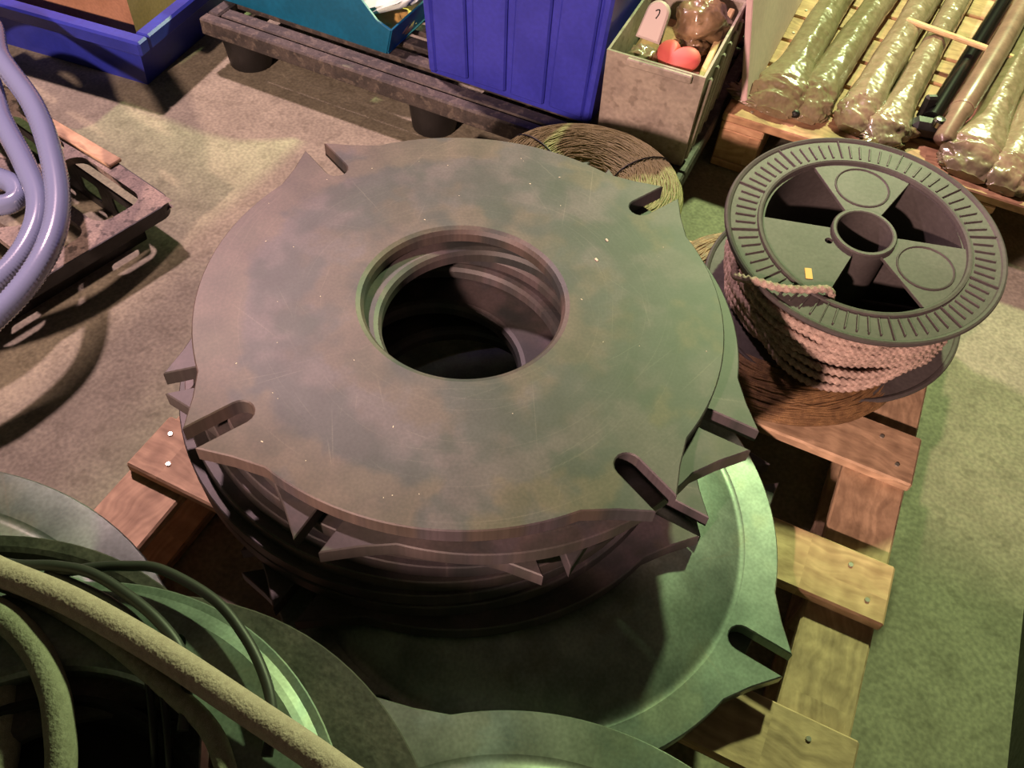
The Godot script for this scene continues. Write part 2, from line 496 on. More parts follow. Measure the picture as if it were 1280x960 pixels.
# ------------------------------------------------------------------ discs
# a slotted disc: flange with four open slots between pairs of horns, an inner web, a bore; y = 0 is the flange's top
func disc_mesh(R: float, t: float, hole: float, dome := 0.0, horns := true) -> ArrayMesh:
	var mb := MB.new()
	var rf := maxf(0.872 * R, hole + 0.012)
	var w := 0.047 * R
	for q in 4:
		var rot := q * PI / 2
		var P := PackedVector2Array()
		var wall := PackedInt32Array()
		if horns:
			for k in 13: P.append(Vector2.from_angle(deg_to_rad(-45.0 + 31.0 * k / 12)) * R)
			P.append(Vector2.from_angle(deg_to_rad(-8.0)) * R * 1.045)
			P.append(Vector2(1.115 * R, -w))
			for k in 9: P.append(Vector2(0.932 * R, 0) + Vector2.from_angle(-PI / 2 - PI * k / 8) * w)
			P.append(Vector2(1.115 * R, w))
			P.append(Vector2.from_angle(deg_to_rad(8.0)) * R * 1.045)
			for k in 13: P.append(Vector2.from_angle(deg_to_rad(14.0 + 31.0 * k / 12)) * R)
		else:
			for k in 25: P.append(Vector2.from_angle(deg_to_rad(-45.0 + 90.0 * k / 24)) * R)
		for k in P.size() - 1: wall.append(1)
		wall.append(0)
		for k in 25:
			P.append(Vector2.from_angle(deg_to_rad(45.0 - 90.0 * k / 24)) * rf)
			wall.append(0)
		for k in P.size(): P[k] = P[k].rotated(rot)
		mb.prism(P, -t, 0.0, 0.0016, 2.4 * R, Transform3D.IDENTITY, wall)
	var pr := PackedVector2Array()
	if dome > 0.0:
		pr = PackedVector2Array([Vector2(rf, 0), Vector2(0.855 * R, -0.0012), Vector2(0.84 * R, 0.0008), Vector2(0.72 * R, dome * 0.62), Vector2(0.60 * R, dome * 0.93), Vector2(0.52 * R, dome), Vector2(hole + 0.004, dome), Vector2(hole, dome - 0.004), Vector2(hole, dome - t), Vector2(0.55 * R, dome - t), Vector2(rf, -t)])
	else:
		pr = PackedVector2Array([Vector2(rf, 0), Vector2(hole + 0.010, 0), Vector2(hole + 0.004, -0.0025), Vector2(hole, -0.008), Vector2(hole, -0.9 * t), Vector2(hole + 0.003, -t), Vector2(rf, -t)])
	mb.lathe(pr, 96, 0.0, TAU, 2.4 * R, Transform3D.IDENTITY, dome > 0.0)
	return mb.mesh()

func put_disc(mesh: Mesh, m: Material, label: String, at: Vector3, deg: float, group := "") -> MeshInstance3D:
	var o := mobj("rubber_ring" if m == M.belt else "steel_disc", mesh, m)
	o.position = at
	o.rotation.y = -deg_to_rad(deg)
	tag(o, label, "disc", group)
	return o

# ------------------------------------------------------------------ pallets
func wood_box(parent: Node, called: String, at: Vector3, size: Vector3, m: Material, turn := 0.0) -> MeshInstance3D:
	var mb := MB.new()
	mb.box(Transform3D.IDENTITY, size, 0.003, Vector2(rng.randf() * 3.0, rng.randf() * 0.8))
	var o := obj(called, mb, m, parent)
	o.position = at; o.rotation.y = turn
	return o

func wooden_pallet(label: String, at: Vector3, L: float, W: float, boards: Array, bw: float, mats: Array) -> Node3D:
	# origin at the pallet's far left bottom corner; boards run along x
	var p := thing("wooden_pallet", label, "pallet", at, 0.0)
	var k := 0
	var nail := CylinderMesh.new()
	nail.top_radius = 0.0035; nail.bottom_radius = 0.0042; nail.height = 0.003; nail.radial_segments = 8; nail.rings = 1
	for z in boards:
		var bo := wood_box(p, "top_board", Vector3(L / 2 + rng.randf_range(-0.004, 0.004), 0.130, z), Vector3(L, 0.02, bw + rng.randf_range(-0.004, 0.004)), mats[k % mats.size()], rng.randf_range(-0.006, 0.006))
		for x in [0.04, L - 0.045]:
			for s in [-1, 1]:
				mobj("nail", nail, M.nail, bo).position = Vector3(x - L / 2 + s * 0.016, 0.0105, s * 0.022)
		k += 1
	for x in [0.05, L / 2, L - 0.052]:
		wood_box(p, "stringer_board", Vector3(x, 0.1095, W / 2), Vector3(0.098, 0.019, W), mats[(k + 1) % mats.size()], 0.0)
		k += 1
		wood_box(p, "bottom_board", Vector3(x, 0.0105, W / 2), Vector3(0.098, 0.019, W), mats[k % mats.size()], 0.0)
		for z in [0.05, W / 2, W - 0.05]:
			wood_box(p, "block", Vector3(x, 0.0602, z), Vector3(0.096, 0.079, 0.096), mats[(k + int(z * 7)) % mats.size()], rng.randf_range(-0.02, 0.02))
	return p

# ------------------------------------------------------------------ coil of many strands
func coil_mesh(R: float, ra: float, rb: float, strands: int, sr: float, s: int) -> MB:
	var mb := MB.new()
	var core := PackedVector2Array()
	for k in 17:
		var a := TAU * k / 16
		core.append(Vector2(R + cos(a) * (ra - sr * 1.2), sin(a) * (rb - sr * 1.2)))
	mb.lathe(core, 64)
	var rg := RandomNumberGenerator.new()
	rg.seed = s
	var nz := fnoise(s, 0.6, 2)
	for i in strands:
		var a0 := TAU * (i + rg.randf() * 0.8) / strands
		var tilt := rg.randf_range(-0.25, 0.25)
		var ph := rg.randf() * TAU
		var pts := PackedVector3Array()
		for k in 72:
			var t := TAU * k / 72
			var a := a0 + tilt * sin(t + ph) + 0.22 * nz.get_noise_3d(cos(t) * 2.0, sin(t) * 2.0, i * 5.0)
			var d := 1.0 + 0.07 * nz.get_noise_3d(cos(t) * 3.0, sin(t) * 3.0, i * 9.0 + 50.0)
			pts.append(Vector3(cos(t) * (R + cos(a) * (ra - sr) * d), sin(a) * (rb - sr) * d, sin(t) * (R + cos(a) * (ra - sr) * d)))
		mb.tube(pts, sr, 5, true)
	return mb

# ------------------------------------------------------------------ long wrapped body along points with per-point half widths and heights
func wrapped(pts: PackedVector3Array, hw: PackedFloat32Array, hh: PackedFloat32Array, s: int, amp: float, base_y: float, per := 7, sides := 26) -> MB:
	var mb := MB.new()
	var P := spline(pts, per)
	var nz := fnoise(s, 0.055, 4)
	nz.fractal_type = FastNoiseLite.FRACTAL_RIDGED
	var rows := []
	var m := P.size()
	for i in m:
		var f := float(i) / per
		var j := mini(int(f), hw.size() - 2)
		var fr := smoothstep(0.0, 1.0, clampf(f - j, 0.0, 1.0))
		var w := lerpf(hw[j], hw[j + 1], fr)
		var h := lerpf(hh[j], hh[j + 1], fr)
		var tn := (P[mini(i + 1, m - 1)] - P[maxi(i - 1, 0)]).normalized()
		var side := tn.cross(Vector3.UP).normalized()
		var row := PackedVector3Array()
		for k in sides + 1:
			var a := TAU * (k % sides) / sides
			var q := 1.0 + amp * (0.30 + 0.90 * smoothstep(0.55, 0.85, float(i) / m)) * (nz.get_noise_3d(cos(a) * 14.0 + s, sin(a) * 14.0, i * 8.0 / per) - 0.2)
			var p := P[i] + side * cos(a) * w * q + Vector3.UP * sin(a) * h * q
			p.y = maxf(p.y, base_y + 0.001)
			row.append(p)
		rows.append(row)
	for i in m - 1:      # per ring, the normals point away from the axis
		pass
	var N := []
	for i in m:
		var row := PackedVector3Array()
		for k in sides + 1:
			var l: Vector3 = rows[i][k - 1] if k > 0 else rows[i][sides - 1]
			var r: Vector3 = rows[i][k + 1] if k < sides else rows[i][1]
			var x: Vector3 = (r - l).cross(rows[mini(i + 1, m - 1)][k] - rows[maxi(i - 1, 0)][k]).normalized()
			if x.dot(rows[i][k] - P[i]) < 0: x = -x
			row.append(x)
		N.append(row)
	for i in m - 1:
		for k in sides:
			mb.quad(rows[i][k], rows[i][k + 1], rows[i + 1][k + 1], rows[i + 1][k], N[i][k], N[i][k + 1], N[i + 1][k + 1], N[i + 1][k])
	for e in [0, m - 1]:
		var o: Vector3 = (P[0] - P[1]).normalized() if e == 0 else (P[m - 1] - P[m - 2]).normalized()
		for k in sides: mb.tri(P[e], rows[e][k], rows[e][k + 1], o, o, o)
	return mb

# open tapered bin: outer corners bottom and top, walls of thickness w
func bin_shell(mb: MB, bx: float, bz: float, tx: float, tz: float, h: float, w: float):
	for side in 4:
		var ang := side * PI / 2
		var hb := (bx if side % 2 == 1 else bz) / 2      # distance of this wall from the middle
		var lb := (bz if side % 2 == 1 else bx) / 2
		var ht := (tx if side % 2 == 1 else tz) / 2
		var lt := (tz if side % 2 == 1 else tx) / 2
		var b := Basis(Vector3.UP, ang)
		var o := [Vector3(-lb, 0, hb), Vector3(lb, 0, hb), Vector3(lt, h, ht), Vector3(-lt, h, ht)]
		var i := [Vector3(-lb + w, w, hb - w), Vector3(lb - w, w, hb - w), Vector3(lt - w, h, ht - w), Vector3(-lt + w, h, ht - w)]
		for k in 4:
			o[k] = b * o[k]; i[k] = b * i[k]
		var n := b * Vector3(0, -(ht - hb), h).normalized()
		mb.flat(o[0], o[1], o[2], o[3], n)
		mb.flat(i[0], i[1], i[2], i[3], -n)
		mb.flat(o[3], o[2], i[2], i[3], Vector3.UP)
	mb.flat(Vector3(-bx / 2, 0, -bz / 2), Vector3(bx / 2, 0, -bz / 2), Vector3(bx / 2, 0, bz / 2), Vector3(-bx / 2, 0, bz / 2), Vector3.DOWN)
	mb.flat(Vector3(-bx / 2 + w, w, -bz / 2 + w), Vector3(bx / 2 - w, w, -bz / 2 + w), Vector3(bx / 2 - w, w, bz / 2 - w), Vector3(-bx / 2 + w, w, bz / 2 - w), Vector3.UP)

# ------------------------------------------------------------------ lamps
func lamp(called: String, label: String, at: Vector3, aim: Vector3, col: Color, energy: float, size: float):
	var t := thing(called, label, "lamp", at)
	var b := Basis.looking_at((aim - at).normalized(), Vector3.UP) * Basis(Vector3.RIGHT, PI / 2)   # local -y looks at the aim
	var mb := MB.new()
	mb.lathe(PackedVector2Array([Vector2(0.03, 0.26), Vector2(0.05, 0.25), Vector2(0.07, 0.16), Vector2(0.2, 0.02), Vector2(0.21, 0.0), Vector2(0.2, 0.0), Vector2(0.06, 0.15), Vector2(0.0, 0.16)]), 32, 0.0, TAU, 0.0, X(Vector3.ZERO, b))
	obj("shade", mb, M.wall, t)
	var g := CylinderMesh.new()
	g.top_radius = size; g.bottom_radius = size; g.height = 0.01; g.radial_segments = 24
	var gm := solid(Color(0.9, 0.9, 0.9), 0.5)
	gm.emission_enabled = true; gm.emission = col; gm.emission_energy_multiplier = 1.5
	var go := mobj("lamp_glass", g, gm, t)
	go.transform = X(b * Vector3(0, 0.02, 0), b)
	var mr := MB.new()
	mr.tube(PackedVector3Array([b * Vector3(0, 0.25, 0), Vector3(0, 4.9 - at.y, 0)]), 0.01, 6)
	obj("hanging_rod", mr, M.wall, t)
	var l := SpotLight3D.new()
	l.name = "lamp_light"
	l.light_color = col; l.light_energy = energy; l.light_size = size; l.spot_range = 16.0; l.spot_attenuation = 2.0
	l.spot_angle = 62.0; l.spot_angle_attenuation = 0.6; l.shadow_enabled = true
	t.add_child(l)
	l.transform = X(b * Vector3(0, -0.01, 0), Basis.looking_at((aim - at).normalized(), Vector3.UP))

# ------------------------------------------------------------------ the scene
func _ready():
	rng.seed = 77
	# camera
	var cam := Camera3D.new()
	cam.name = "camera"
	add_child(cam)
	cam.transform = Transform3D(Basis(Vector3(0.901, 0.061, -0.430), Vector3(-0.373, 0.615, -0.695), Vector3(0.222, 0.786, 0.576)).orthonormalized(), Vector3(0, 1.2468, 0))
	cam.fov = 47.925
	cam.near = 0.02; cam.far = 60.0
	cam.current = true
	# surroundings: a closed dim hall, no sky
	var env := Environment.new()
	env.background_mode = Environment.BG_COLOR
	env.background_color = Color(0, 0, 0)
	env.ambient_light_source = Environment.AMBIENT_SOURCE_DISABLED
	env.tonemap_mode = Environment.TONE_MAPPER_LINEAR
	env.tonemap_exposure = 1.0
	env.sdfgi_enabled = true; env.ssao_enabled = true; env.ssil_enabled = true
	var we := WorldEnvironment.new()
	we.name = "world_environment"
	we.environment = env
	add_child(we)
	make_materials()
	# lamps: a greenish one high at the back, a pinkish one high on the left
	lamp("hall_lamp", "greenish bell lamp hanging high behind the pallets", Vector3(0.12, 3.2, -4.8), Vector3(-0.1, 0.2, -0.8), Color(0.90, 1.0, 0.71), 33.0, 0.12)
	lamp("hall_lamp", "pinkish bell lamp hanging high at the back left of the stack", Vector3(-2.5, 3.2, -2.0), Vector3(-0.2, 0.2, -1.0), Color(1.0, 0.82, 0.84), 20.0, 0.10)
	lamp("hall_lamp", "rosy bell lamp hanging low at the front left", Vector3(-1.0, 2.6, 3.5), Vector3(-0.2, 0.3, -1.5), Color(1.0, 0.82, 0.76), 42.0, 0.10)
	build_hall()
	build_bench()
	build_pallets()
	build_main_stack()
	build_front_stack()
	build_reel()
	build_back_row()
	build_tubes()
	build_left_side()
	build_small()

func build_hall():
	var mb := MB.new()
	mb.box(X(Vector3(0, -0.05, -1.5)), Vector3(10, 0.1, 11), 0.001)
	struct("floor", mb, M.concrete)
	mb = MB.new(); mb.box(X(Vector3(0, 5.05, -1.5)), Vector3(10, 0.1, 11), 0.001); struct("ceiling", mb, M.wall)
	mb = MB.new(); mb.box(X(Vector3(-5.05, 2.5, -1.5)), Vector3(0.1, 5.2, 11.2), 0.001); struct("wall_left", mb, M.wall)
	mb = MB.new(); mb.box(X(Vector3(5.05, 2.5, -1.5)), Vector3(0.1, 5.2, 11.2), 0.001); struct("wall_right", mb, M.wall)
	mb = MB.new(); mb.box(X(Vector3(0, 2.5, -7.05)), Vector3(10.2, 5.2, 0.1), 0.001); struct("wall_back", mb, M.wall)
	# ventilation ducts overhead: their shade lies on the walkway at right and on the floor at left
	for d in [["grey square duct hanging overhead from the right wall, ending over the stack", -1.36, 4.98, -1.36, 0.50], ["grey square duct hanging overhead from the left wall, the rear one", -4.98, -0.27, -3.0, 0.40], ["grey square duct hanging overhead from the left wall, the front one", -4.98, -1.42, -1.0, 0.40]]:
		var t := thing("ventilation_duct", d[0], "duct", Vector3((d[1] + d[2]) / 2, 1.92, d[3]))
		mb = MB.new(); mb.box(Transform3D.IDENTITY, Vector3(d[2] - d[1], 0.2, d[4]), 0.005); obj("channel", mb, M.wall, t)
		for x in [-0.3, 0.3]:
			mb = MB.new(); mb.box(Transform3D.IDENTITY, Vector3(0.012, 2.98, 0.012), 0.001)
			obj("hanger", mb, M.wall, t).position = Vector3(x * (d[2] - d[1]), 1.59, 0)
	mb = MB.new(); mb.box(X(Vector3(0, 2.5, 4.05)), Vector3(10.2, 5.2, 0.1), 0.001); struct("wall_front", mb, M.wall)

func build_bench():
	# the waist-high bench behind the viewer, whose shade lies on the front of the stack and on the walkway
	var t := thing("workbench", "plain grey steel workbench with solid front behind the viewer", "workbench", Vector3(-0.1, 0, 1.16))
	var mb := MB.new(); mb.box(Transform3D.IDENTITY, Vector3(1.9, 0.03, 0.7), 0.004)
	obj("top", mb, M.wood2, t).position = Vector3(0, 0.957, -0.11)
	mb = MB.new(); mb.box(Transform3D.IDENTITY, Vector3(1.82, 0.88, 0.02), 0.003)
	obj("front_panel", mb, M.wall, t).position = Vector3(0, 0.50, -0.2)
	for x in [-0.9, 0.9]:
		for z in [-0.2, 0.2]:
			mb = MB.new(); mb.box(Transform3D.IDENTITY, Vector3(0.05, 0.941, 0.05), 0.004)
			obj("leg", mb, M.wall, t).position = Vector3(x, 0.471, z + 0.015)

func build_pallets():
	# boards' middles at z = -1.24, -0.98, -0.72, -0.455, -0.20
	wooden_pallet("worn wooden pallet under the tall stack of black slotted discs", Vector3(-0.755, 0, -1.29), 1.074, 1.14, [0.05, 0.315, 0.57, 0.834, 1.09], 0.1, [M.wood1, M.wood2, M.wood3, M.wood2, M.wood1])
	wooden_pallet("wooden pallet in front, carrying the greenish discs at the bottom edge", Vector3(-1.05, 0, -0.12), 1.5, 1.0, [0.05, 0.275, 0.5, 0.725, 0.95], 0.1, [M.wood2, M.wood1])
	var b := []
	for k in 8: b.append(0.0575 + k * 0.128)
	var p := wooden_pallet("pale clean wooden pallet loaded with plastic-wrapped bars", Vector3(-0.227, 0, -1.725 - 1.0), 1.1, 1.0, [0.058, 0.1845, 0.311, 0.4375, 0.564, 0.6905, 0.817, 0.9435], 0.113, [M.wood_pale, M.wood_pale2, M.wood_pale])

func build_main_stack():
	var g := "dark discs of the tall stack"
	var flat := disc_mesh(0.35, 0.0236, 0.133)
	var plain := disc_mesh(0.352, 0.0236, 0.168, 0.0, false)
	var wide := disc_mesh(0.35, 0.0236, 0.165)
	var narrow := disc_mesh(0.352, 0.0236, 0.120, 0.0, false)
	put_disc(flat, M.top_disc, "large grey slotted disc with round bore, topmost of the tall stack", Vector3(-0.358, 0.405, -0.719), 26.5, g)
	put_disc(flat, M.dark_disc, "second disc from the top of the tall stack, slot poking out at right", Vector3(-0.330, 0.381, -0.715), 2.5, g)
	put_disc(wide, M.dark_disc, "third disc from the top of the tall stack, horn poking out at left", Vector3(-0.362, 0.357, -0.715), 46.0, g)
	put_disc(plain, M.dark_disc, "fourth disc down in the dark front of the tall stack", Vector3(-0.365, 0.333, -0.708), 71.0, g)
	put_disc(plain, M.dark_disc, "fifth disc down in the dark front of the tall stack", Vector3(-0.375, 0.309, -0.695), 15.0, g)
	put_disc(narrow, M.dark_disc, "sixth disc down in the dark front of the tall stack", Vector3(-0.383, 0.285, -0.684), 62.0, g)
	put_disc(plain, M.dark_disc, "seventh disc down in the dark front of the tall stack", Vector3(-0.378, 0.261, -0.682), 37.0, g)
	put_disc(flat, M.dark_disc, "lowest black disc, its horn over the green-lit disc", Vector3(-0.342, 0.237, -0.678), 5.0, g)
	var dish := disc_mesh(0.354, 0.02, 0.133, 0.026)
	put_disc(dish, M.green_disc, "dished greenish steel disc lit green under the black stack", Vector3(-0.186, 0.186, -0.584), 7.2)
	put_disc(disc_mesh(0.35, 0.024, 0.133), M.dark_disc, "dark disc lying on the pallet boards under the green-lit dished disc", Vector3(-0.19, 0.165, -0.588), 52.0)

func build_front_stack():
	var flat := disc_mesh(0.27, 0.0336, 0.133, 0.0, false)
	for k in 4:
		put_disc(flat, M.dark_disc, "%s thick disc under the domed disc at the bottom edge" % ["lowest", "second", "third", "topmost"][k], Vector3(0.0756 - 0.004 * k, 0.1745 + 0.0339 * k, 0.027), 33.0 * k, "support discs under the domed disc")
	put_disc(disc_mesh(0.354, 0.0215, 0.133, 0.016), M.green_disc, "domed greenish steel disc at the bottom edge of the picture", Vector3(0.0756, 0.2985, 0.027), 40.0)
	for k in 3:
		put_disc(flat, M.dark_disc, "%s thick disc under the wide green disc at left" % ["lowest", "middle", "topmost"][k], Vector3(-0.686, 0.1745 + 0.0339 * k, 0.1245), 20.0 + 41.0 * k, "support discs under the wide green disc")
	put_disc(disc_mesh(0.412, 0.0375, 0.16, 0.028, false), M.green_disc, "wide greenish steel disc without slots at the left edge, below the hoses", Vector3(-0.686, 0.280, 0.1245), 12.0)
	put_disc(disc_mesh(0.339, 0.02, 0.315, 0.0, false), M.belt, "brownish rubber ring showing as a band above the pale hose", Vector3(-0.528, 0.3295, 0.104), 0.0)
	put_disc(disc_mesh(0.324, 0.02, 0.2, 0.0, false), M.belt, "dark olive rubber ring under the green dished disc with the bolt hole", Vector3(-0.322, 0.3505, 0.0735), 0.0)
	# the green dish: a flat ring with one bolt hole, a crease and a lower flange
	var mb := MB.new()
	for k in 8:
		var P := PackedVector2Array()
		var wall := PackedInt32Array()
		var a0 := k * 45.0
		for i in 9:
			P.append(Vector2.from_angle(deg_to_rad(a0 + 45.0 * i / 8)) * 0.266); wall.append(0)
		if k == 7:
			for i in 7:
				P.append(Vector2(0.240, 0) + Vector2.from_angle(-PI * i / 6) * 0.0105); wall.append(1)
			wall[wall.size() - 1] = 0
		for i in 9:
			P.append(Vector2.from_angle(deg_to_rad(a0 + 45.0 - 45.0 * i / 8)) * 0.205); wall.append(0)
		if k == 0:
			for i in 7:
				P.append(Vector2(0.240, 0) + Vector2.from_angle(PI - PI * i / 6) * 0.0105); wall.append(1)
			wall[wall.size() - 1] = 0
		mb.prism(P, -0.0195, 0.0, 0.0, 0.7, Transform3D.IDENTITY, wall)
	mb.lathe(PackedVector2Array([Vector2(0.266, -0.0195), Vector2(0.290, -0.0195), Vector2(0.2905, -0.007), Vector2(0.289, -0.0058), Vector2(0.281, -0.0050), Vector2(0.273, -0.0022), Vector2(0.266, 0.0)]), 96, 0.0, TAU, 0.7)
	mb.lathe(PackedVector2Array([Vector2(0.205, 0.0), Vector2(0.198, -0.002), Vector2(0.194, -0.006), Vector2(0.193, -0.0195), Vector2(0.205, -0.0195)]), 96, 0.0, TAU, 0.7)
	var gd := single("dished_disc", "green dished disc with a small bolt hole, framed by thin cables", "disc", mb, M.green_disc, Vector3(-0.392, 0.371, 0.063))
	gd.rotation.y = deg_to_rad(93.2)
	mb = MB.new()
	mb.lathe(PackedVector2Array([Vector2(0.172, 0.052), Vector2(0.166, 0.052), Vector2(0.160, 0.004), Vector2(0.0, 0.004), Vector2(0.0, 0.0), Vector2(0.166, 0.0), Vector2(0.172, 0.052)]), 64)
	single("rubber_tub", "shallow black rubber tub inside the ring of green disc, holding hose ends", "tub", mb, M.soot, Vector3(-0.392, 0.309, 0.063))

func build_reel():
	var n := Vector3(0.011, 0.996, 0.084).normalized()
	var ex := Vector3(1, -0.011, -0.001).normalized()
	var ez := ex.cross(n).normalized()
	var H := 0.157
	var t := thing("cable_reel", "black plastic spoked reel holding pinkish rope, on a brown coil", "reel")
	var top := Vector3(0.111, 0.341, -1.213)
	t.transform = Transform3D(Basis(ex, n, ez), top - n * (H + 0.012))
	for f in 2:
		var mb := MB.new()
		var y := H + 0.012 if f == 1 else 0.012
		var s := 1.0
		mb.lathe(PackedVector2Array([Vector2(0.218, y - 0.010), Vector2(0.223, y - 0.008), Vector2(0.2245, y - 0.004), Vector2(0.223, y), Vector2(0.220, y + 0.001), Vector2(0.216, y - 0.001), Vector2(0.214, y - 0.003), Vector2(0.171, y - 0.003), Vector2(0.170, y), Vector2(0.166, y + 0.0005), Vector2(0.163, y - 0.001), Vector2(0.161, y - 0.006), Vector2(0.161, y - 0.010), Vector2(0.218, y - 0.010)]), 120)
		mb.lathe(PackedVector2Array([Vector2(0.052, y - 0.010), Vector2(0.052, y - 0.001), Vector2(0.050, y + 0.001), Vector2(0.046, y + 0.001), Vector2(0.044, y), Vector2(0.043, y - 0.010), Vector2(0.052, y - 0.010)]), 48)
		for k in (72 if f == 1 else 0):
			var a := TAU * k / 72
			var long := k % 6 == 1
			var b := Basis(Vector3.UP, -a)
			var r0 := 0.171 if long else 0.174
			var r1 := 0.216 if long else 0.206
			mb.box(X(b * Vector3((r0 + r1) / 2, y - 0.0022, 0), b), Vector3(r1 - r0, 0.004 if long else 0.003, 0.0022 if long else 0.0032), 0.0008)
		if f == 0:      # the lower flange is closed
			mb.lathe(PackedVector2Array([Vector2(0.163, y - 0.005), Vector2(0.049, y - 0.005), Vector2(0.049, y - 0.010), Vector2(0.163, y - 0.010)]), 64)
		else:           # the plate between two windows has a pin hole on the line where its halves meet
			for w in [[98.0, 139.0, 1], [139.0, 166.0, 0]]:
				var P := PackedVector2Array()
				var d := Vector2.from_angle(deg_to_rad(139.0))
				for k in 9: P.append(Vector2.from_angle(deg_to_rad(lerpf(w[0], w[1], k / 8.0))) * 0.163)
				if w[2] == 1:
					for k in 7: P.append(d * 0.062 + d.rotated(-PI * k / 6) * 0.0065)
				for k in 6: P.append(Vector2.from_angle(deg_to_rad(lerpf(w[1] + (2.0 if w[2] == 0 else 0.0), w[0] - (2.0 if w[2] == 1 else 0.0), k / 5.0))) * 0.049)
				if w[2] == 0:
					for k in 7: P.append(d * 0.062 - d.rotated(-PI * k / 6) * 0.0065)
				mb.prism(P, y - 0.010, y - 0.005, 0.0)
		for w in ([[-16.0, 43.0], [226.0, 286.0]] if f == 1 else []):
			var P := PackedVector2Array()
			for k in 13: P.append(Vector2.from_angle(deg_to_rad(lerpf(w[0], w[1], k / 12.0))) * 0.163)
			for k in 7: P.append(Vector2.from_angle(deg_to_rad(lerpf(w[1] + 2.0, w[0] - 2.0, k / 6.0))) * 0.049)
			mb.prism(P, y - 0.010, y - 0.005, 0.0008)
		if f == 1:
			for d in [14.0, 256.0]:
				var o := Vector3(cos(deg_to_rad(d)), 0, sin(deg_to_rad(d))) * 0.108
				mb.lathe(PackedVector2Array([Vector2(0.046, y - 0.005), Vector2(0.0455, y - 0.0035), Vector2(0.044, y - 0.003), Vector2(0.043, y - 0.0042), Vector2(0.042, y - 0.005)]), 40, 0.0, TAU, 0.0, X(o))
		obj("upper_flange" if f == 1 else "lower_flange", mb, M.reel_plastic if f == 1 else M.reel_plastic, t)
	var cm := MB.new()
	cm.lathe(PackedVector2Array([Vector2(0.162, H + 0.004), Vector2(0.158, H + 0.004), Vector2(0.158, 0.01), Vector2(0.162, 0.01), Vector2(0.162, H + 0.004)]), 72)
	cm.lathe(PackedVector2Array([Vector2(0.048, H + 0.004), Vector2(0.0435, H + 0.004), Vector2(0.0435, 0.004), Vector2(0.048, 0.004), Vector2(0.048, H + 0.004)]), 36)
	for k in 3:
		var b := Basis(Vector3.UP, -deg_to_rad([98.0, 166.0, -16.0][k]))
		cm.box(X(b * Vector3(0.104, H / 2 + 0.006, 0), b), Vector3(0.108, H - 0.012, 0.004), 0.001)
	obj("core", cm, M.reel_plastic, t)
	var st := MB.new()
	st.box(X(Vector3(cos(deg_to_rad(115)) * 0.137, H + 0.0075, sin(deg_to_rad(115)) * 0.137), Basis(Vector3.UP, 0.35)), Vector3(0.011, 0.0012, 0.022), 0.0004)
	var so := obj("sticker", st, M.yellow_paper, t.get_node("upper_flange"))
	so.set_meta("label", "small cream sticker")

	# the rope: turns of laid rope wound between the flanges
	var r := thing("rope", "pinkish laid rope wound on the black plastic reel", "rope")
	r.transform = t.transform
	var rb := MB.new()
	var nz := fnoise(8, 0.5, 2)
	var turns := 14
	for k in turns:
		var pts := PackedVector3Array()
		var y0 := 0.021 + (H - 0.034) * k / (turns - 1.0)
		var ph := rng.randf() * TAU
		var cross := rng.randf_range(0.005, 0.014)
		var rad0 := 0.176 + 0.014 * sin(PI * (1.0 - float(k) / turns)) + 0.006 * (k % 2) + rng.randf_range(-0.002, 0.003)
		for i in 640:
			var a := TAU * i / 640
			var yy := y0 + cross * sin(a + ph) + 0.005 * nz.get_noise_2d(cos(a) * 3.0 + k * 9.0, sin(a) * 3.0)
			yy = clampf(yy, 0.020, H - 0.005)
			var rr := rad0 + 0.006 * nz.get_noise_2d(cos(a) * 4.0 + k * 17.0, sin(a) * 4.0)
			pts.append(Vector3(cos(a) * rr, yy, sin(a) * rr))
		rb.tube(pts, 0.0058, 9, true, 3, 0.011)
	rb.lathe(PackedVector2Array([Vector2(0.176, H - 0.002), Vector2(0.178, H - 0.01), Vector2(0.178, 0.02), Vector2(0.176, 0.014)]), 64)
	obj("wound_turns", rb, M.rope, r)
	var e := MB.new()
	var L := PackedVector3Array()
	for q in [[150.0, 0.19, H - 0.02], [136.0, 0.226, H - 0.012], [129.0, 0.234, H + 0.008], [124.0, 0.226, H + 0.018], [116.0, 0.205, H + 0.019], [107.0, 0.176, H + 0.019], [100.0, 0.156, H + 0.018], [96.0, 0.149, H + 0.006], [95.0, 0.147, H - 0.02]]:
		L.append(Vector3(cos(deg_to_rad(q[0])) * q[1], q[2], sin(deg_to_rad(q[0])) * q[1]))
	e.tube(spline(L, 26), 0.0058, 10, false, 3, 0.011)
	obj("loose_end", e, M.rope, r)
	# loose slack turns sagging off the winding at the front
	var sl := MB.new()
	for k in 3:
		var pts := PackedVector3Array()
		for i in 221:
			var f := i / 220.0
			var a := deg_to_rad(lerpf(20.0 + 8.0 * k, 128.0, f))
			var bul := sin(f * PI)
			pts.append(Vector3(cos(a), 0, sin(a)) * (0.192 + bul * (0.010 + 0.006 * k)) + Vector3.UP * (0.085 - bul * (0.030 + 0.014 * k)))
		sl.tube(pts, 0.0058, 9, false, 3, 0.011)
	obj("slack_turn", sl, M.rope, r)

	single("wire_coil", "flat brown wire coil lying on the pallet under the black reel", "coil", coil_mesh(0.165, 0.062, 0.0155, 130, 0.0023, 5), M.brown_wire, Vector3(0.042, 0.1565, -1.150))
	var sc := thing("wire_coil", "straw-coloured tied coil behind the tall stack, before the grey box", "coil", Vector3(-0.386, 0.176, -1.285))
	obj("strands", coil_mesh(0.128, 0.062, 0.034, 280, 0.0013, 9), M.straw, sc)
	var tie := MB.new()
